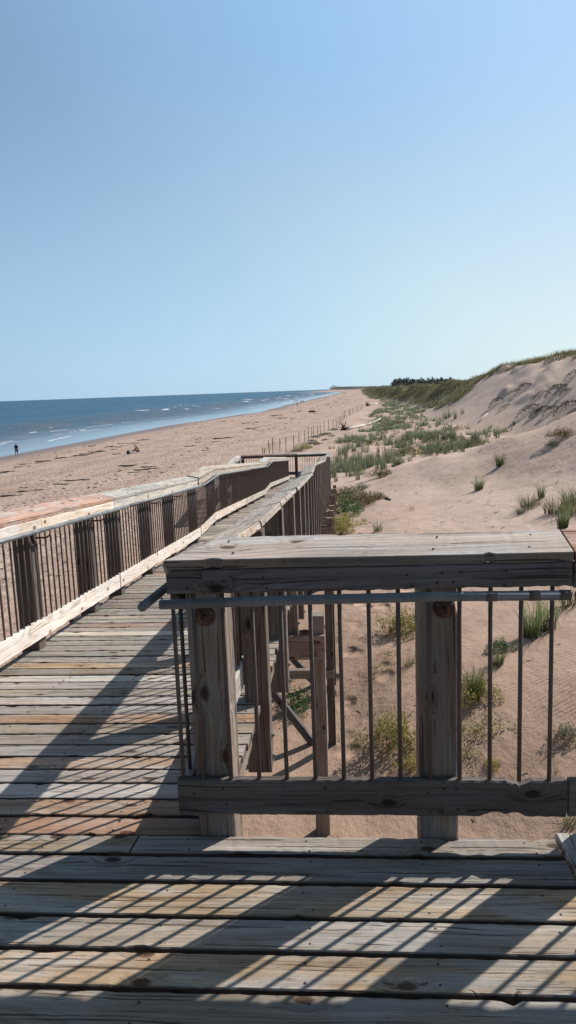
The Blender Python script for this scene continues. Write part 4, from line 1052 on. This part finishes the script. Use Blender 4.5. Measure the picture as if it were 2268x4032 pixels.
# ---------------------------------------------------------------- fence, driftwood, weed, people
FPOST = plain('fence_post_wood', (.16, .12, .09), .9, .35, 6.)
ROPE = plain('rope', (.62, .56, .45), .9, .2, 10.)
DRIFT = plain('bleached_driftwood', (.62, .59, .54), .9, .2, 3.)
DRIFTD = plain('dark_driftwood', (.075, .06, .05), .9, .35, 4.)
WEED = plain('seaweed', (.045, .03, .024), .8, .4, 5.)
fence = empty('rope_fence', (-2.4, 88, float(ground(-2.4, 88))), 'line of thin wooden posts joined by sagging rope between the beach and the grass', 'fence')
fp = [(-6.67, 60.93), (-6.41, 60.69), (-6.0, 60.33), (-5.75, 60.46), (-5.3, 61.6), (-4.9, 63.0), (-4.38, 64.57), (-4.15, 68.26), (-3.78, 71.72), (-3.62, 74.94), (-3.45, 78.68), (-3.38, 80.73), (-2.99, 82.0), (-2.76, 85.41), (-2.42, 87.61), (-2.02, 92.65), (-1.52, 93.95), (-1.09, 95.99), (-.96, 100.4), (-.82, 104.7),
      (-.68, 109.4), (-.5, 113), (-.33, 118.4), (-.15, 124.2), (-.03, 129.4), (.18, 131.5), (.64, 136.8), (.76, 140.5), (1.02, 142.8), (1.37, 148), (1.65, 152.5), (2.18, 157.1), (2.45, 158.2), (2.75, 161), (3.22, 168), (3.5, 171.5), (3.75, 176), (4.11, 180)]
tops = []
for i, (x, y) in enumerate(fp):
    z = float(ground(x, y)); h = random.uniform(1.08, 1.32) if i > 1 else random.uniform(.45, .6)
    tx, ty = random.uniform(-.08, .08), random.uniform(-.05, .05)
    mb = MB(); mb.tube([(x, y, z - .3), (x + tx * .5, y, z + h * .5), (x + tx, y + ty, z + h)], .027, 8, 0)
    mb.build('post', [FPOST], fence); tops.append(Vector((x + tx * .85, y + ty, z + h * .84)))
for a, b in zip(tops[:24], tops[1:25]):
    mb = MB(); pts = [a.lerp(b, t) - Vector((0, 0, .42 * (1 - (2 * t - 1) ** 2))) for t in np.linspace(0, 1, 9)]
    mb.tube(pts, .014, 6, 0); mb.build('rope', [ROPE], fence)

def log(name, pts, r, r2, mat, label, root=None, group=None):
    t = empty(name, (pts[0][0], pts[0][1], float(ground(pts[0][0], pts[0][1]))), label, 'driftwood', group)
    mb = MB(); P3 = [(x, y, float(ground(x, y)) + r * .6 + dz) for x, y, dz in pts]
    mb.tube(P3, r, 10, 0, r2=r2); mb.build('trunk', [mat], t, True)
    if root:
        mb = MB(); c = Vector(P3[0]); rn = random.Random(3)
        for i in range(16):
            a = rn.uniform(0, 6.28); e = rn.uniform(-.2, 1.2); L = rn.uniform(.45, 1.0) * root
            d = Vector((math.cos(a) * math.cos(e), math.sin(a) * math.cos(e) * .6, math.sin(e)))
            mb.tube([c - Vector((.1, 0, 0)), c + d * L * .5 + Vector((0, 0, rn.uniform(-.1, .1))), c + d * L], .085 * root, 6, 0, r2=.02)
        mb.build('root', [DRIFTD], t)
    return t
log('driftwood_log', [(-.2, 88.6, .05), (.5, 89.2, .05), (1.2, 91, .03), (1.85, 93.6, .08), (2.6, 98.5, .1), (3.3, 101.8, .12), (4.1, 104.2, .2), (4.9, 107.8, .3)], .19, .09, DRIFT, 'long bleached driftwood trunk with dark tangled roots lying behind the rope fence', root=1.1)
log('driftwood_log', [(5.95, 207, .05), (6.8, 208, .1), (7.7, 209, .1), (8.8, 212, .15)], .24, .12, DRIFT, 'second pale driftwood trunk with a dark root, farther off past the fence end', root=1.5)
log('driftwood_log', [(11.1, 355, .05), (12.6, 352, .1), (14.2, 348, .2)], .35, .2, DRIFT, 'farthest white driftwood trunk among the distant tufts')
log('driftwood_log', [(-8.9, 194, .0), (-8.1, 192, .05), (-7.35, 190, .0)], .26, .2, DRIFTD, 'dark short log alone on the open beach sand')
log('driftwood_stick', [(1.36, 27.5, .0), (1.42, 27.1, .02), (1.5, 26.7, .0)], .035, .025, DRIFTD, 'short dark stick on bare dune sand right of the brown thicket')
log('driftwood_stick', [(13.2, 78.2, .0), (14.0, 80, .02), (14.6, 81, .0)], .07, .04, DRIFT, 'pale thin stick on the flat sand near the isolated tuft')

# seaweed clumps on the beach
def weed_mesh(seed):
    rn = np.random.default_rng(seed); bm = bmesh.new()
    bmesh.ops.create_icosphere(bm, subdivisions=3, radius=1.)
    ph = rn.uniform(0, 6, 6)
    for v in bm.verts:
        a = math.atan2(v.co.y, v.co.x)
        k = 1 + .3 * math.sin(2 * a + ph[0]) + .25 * math.sin(5 * a + ph[1]) + .18 * math.sin(9 * a + ph[2]) + rn.uniform(-.12, .12)
        v.co.x *= k * 1.2; v.co.y *= k * .8; v.co.z *= .24 * (1 + .5 * math.sin(v.co.x * 4 + ph[3]))
    me = bpy.data.meshes.new('seaweed_clump'); bm.to_mesh(me); bm.free(); me.materials.append(WEED); return me
WM = [weed_mesh(s) for s in range(5)]
wl = [(-30.66, 68.04), (-32.35, 73.89), (-30.87, 67.05), (-33.34, 77.93), (-31.76, 77.48), (-31.89, 79.68), (-31.12, 83.53), (-29.72, 84.73), (-29.86, 87.19), (-29.56, 89.89), (-28.37, 92.81), (-31.71, 107.71), (-29.9, 105.38), (-28.54, 104.02), (-30.28, 113.19), (-29.63, 113.63), (-30.84, 99.65), (-28.97, 96.97),
      (-17.2, 60.19), (-17.06, 59.4), (-14.06, 55.1), (-14.63, 54.44), (-14.79, 52.87), (-18.3, 50.43), (-17.44, 50.13), (-18.75, 48.53), (-18.03, 48.01), (-18.86, 45.8), (-19.69, 45.67), (-20.42, 43.93), (-19.65, 43.58), (-16.41, 80.85), (-14.54, 86.31), (-14.5, 92.66), (-17.06, 88.75), (-14.07, 119.2), (-18.5, 144.33), (-28.56, 182.25), (-16.33, 189.2), (-12.45, 158.16), (-24.36, 80.62), (-29.56, 91.42), (-36.24, 108.21), (-14.79, 56.78)]
rnd = random.Random(9)
for x, y in wl:
    o = link('seaweed_clump', rnd.choice(WM), None, (x, y, float(ground(x, y)) + .02)); s = rnd.uniform(.16, .4) * (.5 + y / 120)
    o.scale = (s * rnd.uniform(1, 2.2), s, s * .6); o.rotation_euler = (0, 0, rnd.uniform(-.5, .5))
    tag(o, 'dark flat clump of dried seaweed stranded on the open beach', 'seaweed', 'seaweed clumps scattered on the beach')
V_ = []; F_ = []; b = 0
for i in range(900):
    y = 36 * (600 / 36) ** rnd.random(); xf = float(lerp_tab(y, FOOT)); xs = float(lerp_tab(y, SHORE))
    ln = rnd.choice((.34, .38, .60, .64, .20, .22, .75)); t = ln + rnd.gauss(0, .03) + .04 * float(fbm(np.array(y * .05), np.array(ln * 9), 2))
    if float(fbm(np.array(y * .09), np.array(ln * 31), 2)) < -.02: continue
    x = xf + (xs - xf) * t; s = rnd.uniform(.05, .17) * (.6 + y / 150); z = float(ground(x, y)) + .015
    k = 7; ph = rnd.uniform(0, 6)
    for j in range(k):
        a = 2 * math.pi * j / k + ph; q = rnd.uniform(.5, 1.25); V_.append((x + math.cos(a) * s * q * 1.3, y + math.sin(a) * s * q, z))
    V_.append((x, y, z + s * .35))
    for j in range(k): F_.append((b + j, b + (j + 1) % k, b + k))
    b += k + 1
me = bpy.data.meshes.new('seaweed_litter'); me.from_pydata(V_, [], F_); me.materials.append(WEED)
tag(link('seaweed_litter', me), kind='stuff')
# people
SKIN = plain('skin', (.42, .24, .17), .6, .08, 4.); HAIR = plain('dark_hair', (.02, .015, .012), .6, .2, 30.)
BLACK = plain('black_cloth', (.014, .015, .018), .85, .2, 10.); NAVY = plain('navy_cloth', (.02, .045, .14), .85, .2, 10.); REDC = plain('red_cloth', (.45, .06, .04), .85, .2, 10.); PACK = plain('dark_blue_nylon', (.02, .03, .045), .7, .3, 8.); MATB = plain('pale_blue_mat', (.45, .52, .60), .85, .2, 6.)
DIMC = [plain('dark_clothing', (.025, .028, .035), .85, .3, 6.), plain('blue_clothing', (.05, .07, .12), .85, .3, 6.)]
def skinned(name, pts, edges, rad, mats, parent=None, sub=1, root=0):
    me = bpy.data.meshes.new(name); me.from_pydata(pts, edges, []); o = bpy.data.objects.new(name, me); COL.objects.link(o)
    o.modifiers.new('skin', 'SKIN'); s = o.modifiers.new('sub', 'SUBSURF'); s.levels = sub; s.render_levels = sub
    for i, r in enumerate(rad):
        sv = me.skin_vertices[0].data[i]; sv.radius = (r, r) if isinstance(r, (int, float)) else r; sv.use_root = (i == root)
    dg = bpy.context.evaluated_depsgraph_get(); m2 = bpy.data.meshes.new_from_object(o.evaluated_get(dg)); m2.name = name
    bpy.data.objects.remove(o); bpy.data.meshes.remove(me)
    m2.materials.clear()
    for m in mats: m2.materials.append(m)
    m2.polygons.foreach_set('use_smooth', [True] * len(m2.polygons))
    return m2
# standing / walking figure, facing +Y, feet at 0; head 0.23 m tall, 1.72 m
WB = [(0, 0, .95), (0, 0, 1.12), (0, .0, 1.30), (0, -.01, 1.43), (0, .0, 1.50), (0, .02, 1.57), (0, .02, 1.66),            # 0-6 pelvis .. head
      (.10, 0, .90), (.11, .10, .50), (.10, .02, .09), (.11, .16, .04),                                                      # 7-10 right leg forward
      (-.10, 0, .90), (-.11, -.06, .49), (-.11, -.26, .12), (-.11, -.15, .05),                                               # 11-14 left leg back
      (.18, -.01, 1.40), (.22, -.08, 1.14), (.24, .00, .90), (.24, .03, .82),                                                # 15-18 right arm
      (-.18, -.01, 1.40), (-.22, .03, 1.13), (-.23, .14, .92), (-.23, .17, .84)]
WE = [(0, 1), (1, 2), (2, 3), (3, 4), (4, 5), (5, 6), (0, 7), (7, 8), (8, 9), (9, 10), (0, 11), (11, 12), (12, 13), (13, 14), (3, 15), (15, 16), (16, 17), (17, 18), (3, 19), (19, 20), (20, 21), (21, 22)]
WR = [(.15, .11), (.14, .10), (.16, .11), (.12, .09), .055, .09, .085, .085, .06, .04, .035, .085, .06, .04, .035, .06, .045, .035, .03, .06, .045, .035, .03]
px, py = -44.47, 101.3; pz = float(ground(px, py))
wk = empty('person', (px, py, pz), 'barefoot person in black T-shirt and navy shorts walking away along the wet sand', 'person')
o = link('body', skinned('body', WB, WE, WR, [SKIN]), wk, (px, py, pz)); parts = [o]
sh = [WB[i] for i in (0, 1, 2, 3, 4, 15, 16, 19, 20)]; sh[6] = (.21, -.055, 1.20); sh[8] = (-.205, .02, 1.20)
o = link('shirt', skinned('shirt', sh, [(0, 1), (1, 2), (2, 3), (3, 4), (3, 5), (5, 6), (3, 7), (7, 8)], [(.165, .125), (.165, .12), (.18, .125), (.14, .10), .06, .075, .065, .075, .065], [BLACK]), wk, (px, py, pz))
so_ = [(0, 0, 1.0), (0, 0, .93), (.10, .01, .86), (.115, .085, .56), (-.10, -.0, .86), (-.115, -.045, .56)]
link('shorts', skinned('shorts', so_, [(0, 1), (1, 2), (2, 3), (1, 4), (4, 5)], [(.165, .12), (.17, .125), .105, .10, .105, .10], [NAVY], root=1), wk, (px, py, pz))
link('hair', skinned('hair', [(0, .0, 1.60), (0, .01, 1.70), (0, -.01, 1.64)], [(0, 1), (1, 2)], [.095, .095, .1], [HAIR]), wk, (px, py, pz))
for c in wk.children: c.rotation_euler = (0, 0, R(14)); c.scale = (1.04,) * 3

# seated figure facing -X, bending over, legs stretched in front
px, py = -21.35, 78.3; pz = float(ground(px, py)) + .02
st = empty('person', (px, py, pz), 'bare-backed person in red shorts sitting bent forward on a mat beside a dark bag', 'person')
SB = [(0, 0, .13), (-.03, 0, .32), (-.13, 0, .52), (-.22, 0, .64), (-.30, 0, .69), (-.39, 0, .73), (-.47, 0, .72),
      (-.06, .10, .12), (-.44, .17, .30), (-.72, .08, .08), (-.86, .08, .06), (-.06, -.10, .12), (-.44, -.17, .28), (-.70, -.06, .08), (-.84, -.06, .06),
      (-.22, .19, .60), (-.36, .24, .38), (-.56, .18, .28), (-.63, .16, .26), (-.22, -.19, .60), (-.38, -.24, .37), (-.58, -.18, .26), (-.65, -.16, .24)]
link('body', skinned('body', SB, WE, [(.16, .12), (.15, .11), (.17, .12), (.12, .10), .06, .09, .08] + WR[7:], [SKIN]), st, (px, py, pz))
link('shorts', skinned('shorts', [(0, 0, .20), (0, 0, .12), (-.08, .10, .13), (-.33, .155, .25), (-.08, -.10, .13), (-.33, -.155, .24)], [(0, 1), (1, 2), (2, 3), (1, 4), (4, 5)], [(.17, .13), (.17, .13), .105, .09, .105, .09], [REDC], root=1), st, (px, py, pz))
link('hair', skinned('hair', [(-.36, 0, .79), (-.45, 0, .80), (-.39, 0, .73)], [(0, 1), (1, 2)], [.085, .07, .085], [HAIR]), st, (px, py, pz))
mb = MB(); g = lambda x, y: (x, y, float(ground(x, y)) + .025)
vs = []
for i in range(9):
    for j in range(5): x, y = px - 1.75 + i * .27, py - .5 + j * .22; vs.append(g(x, y + .03 * math.sin(i)))
mb.add(vs, [(i * 5 + j, (i + 1) * 5 + j, (i + 1) * 5 + j + 1, i * 5 + j + 1) for i in range(8) for j in range(4)])
tag(mb.build('beach_mat', [MATB]), 'pale blue beach mat spread on the sand under the seated person', 'beach mat')
bx, by = px - .95, py - .62; bz = float(ground(bx, by))
bag = empty('backpack', (bx, by, bz), 'dark blue backpack lying on the sand in front of the seated person', 'backpack')
link('bag_body', skinned('bag_body', [(-.22, 0, .16), (0, 0, .2), (.2, 0, .17)], [(0, 1), (1, 2)], [.17, .21, .16], [PACK]), bag, (bx, by, bz))
link('pocket', skinned('pocket', [(-.12, -.18, .13), (.12, -.18, .13)], [(0, 1)], [.1, .1], [PACK]), bag, (bx, by, bz))
mb = MB(); mb.tube([(bx - .15, by, bz + .34), (bx - .05, by, bz + .44), (bx + .08, by, bz + .43), (bx + .15, by, bz + .33)], .02, 6); mb.build('strap', [BLACK], bag)

# far figures along the waterline
FM = []
for m in DIMC:
    me = skinned('person', WB, WE, [tuple(q * 1.12 for q in r) if isinstance(r, tuple) else r * 1.15 for r in WR], [m, SKIN], None, 1)
    for p in me.polygons:
        c = p.center
        if c.z < .42 or c.z > 1.54 or abs(c.x) > .24 and c.z < 1.1: p.material_index = 1
    FM.append(me)
far = [(-20.3, 331, 0, 'lone dark-dressed person on the far beach, nearest of the distant walkers', None),
       (-36.0, 560, 0, 'left one of two distant people at the tip of the wet sand spit', 'pair at the wet spit'), (-33.6, 545, 1, 'right one of two distant people at the tip of the wet sand spit', 'pair at the wet spit'),
       (-23.6, 420, 0, 'taller dark one of the distant couple right of the lone walker', 'distant couple'), (-22.9, 428, 1, 'smaller one of the distant couple right of the lone walker', 'distant couple')]
for x, y, k, lab, grp in far + [(x, y, k, 'tiny dark figure among the farthest walkers where beach and sea meet', 'farthest walkers on the beach') for x, y, k in ((-10.5, 755, 0), (-9.9, 793, 1), (-8.4, 905, 0), (-7.7, 930, 1), (-1.5, 880, 0), (-.05, 860, 1), (.4, 880, 0), (2.1, 1150, 0), (7.8, 1090, 1))]:
    o = link('person', FM[k], None, (x, y, float(ground(x, y)) if float(ground(x, y)) > SEA_Z - .2 else SEA_Z - .2)); o.rotation_euler = (0, 0, random.uniform(-3, 3)); tag(o, lab, 'person', grp)
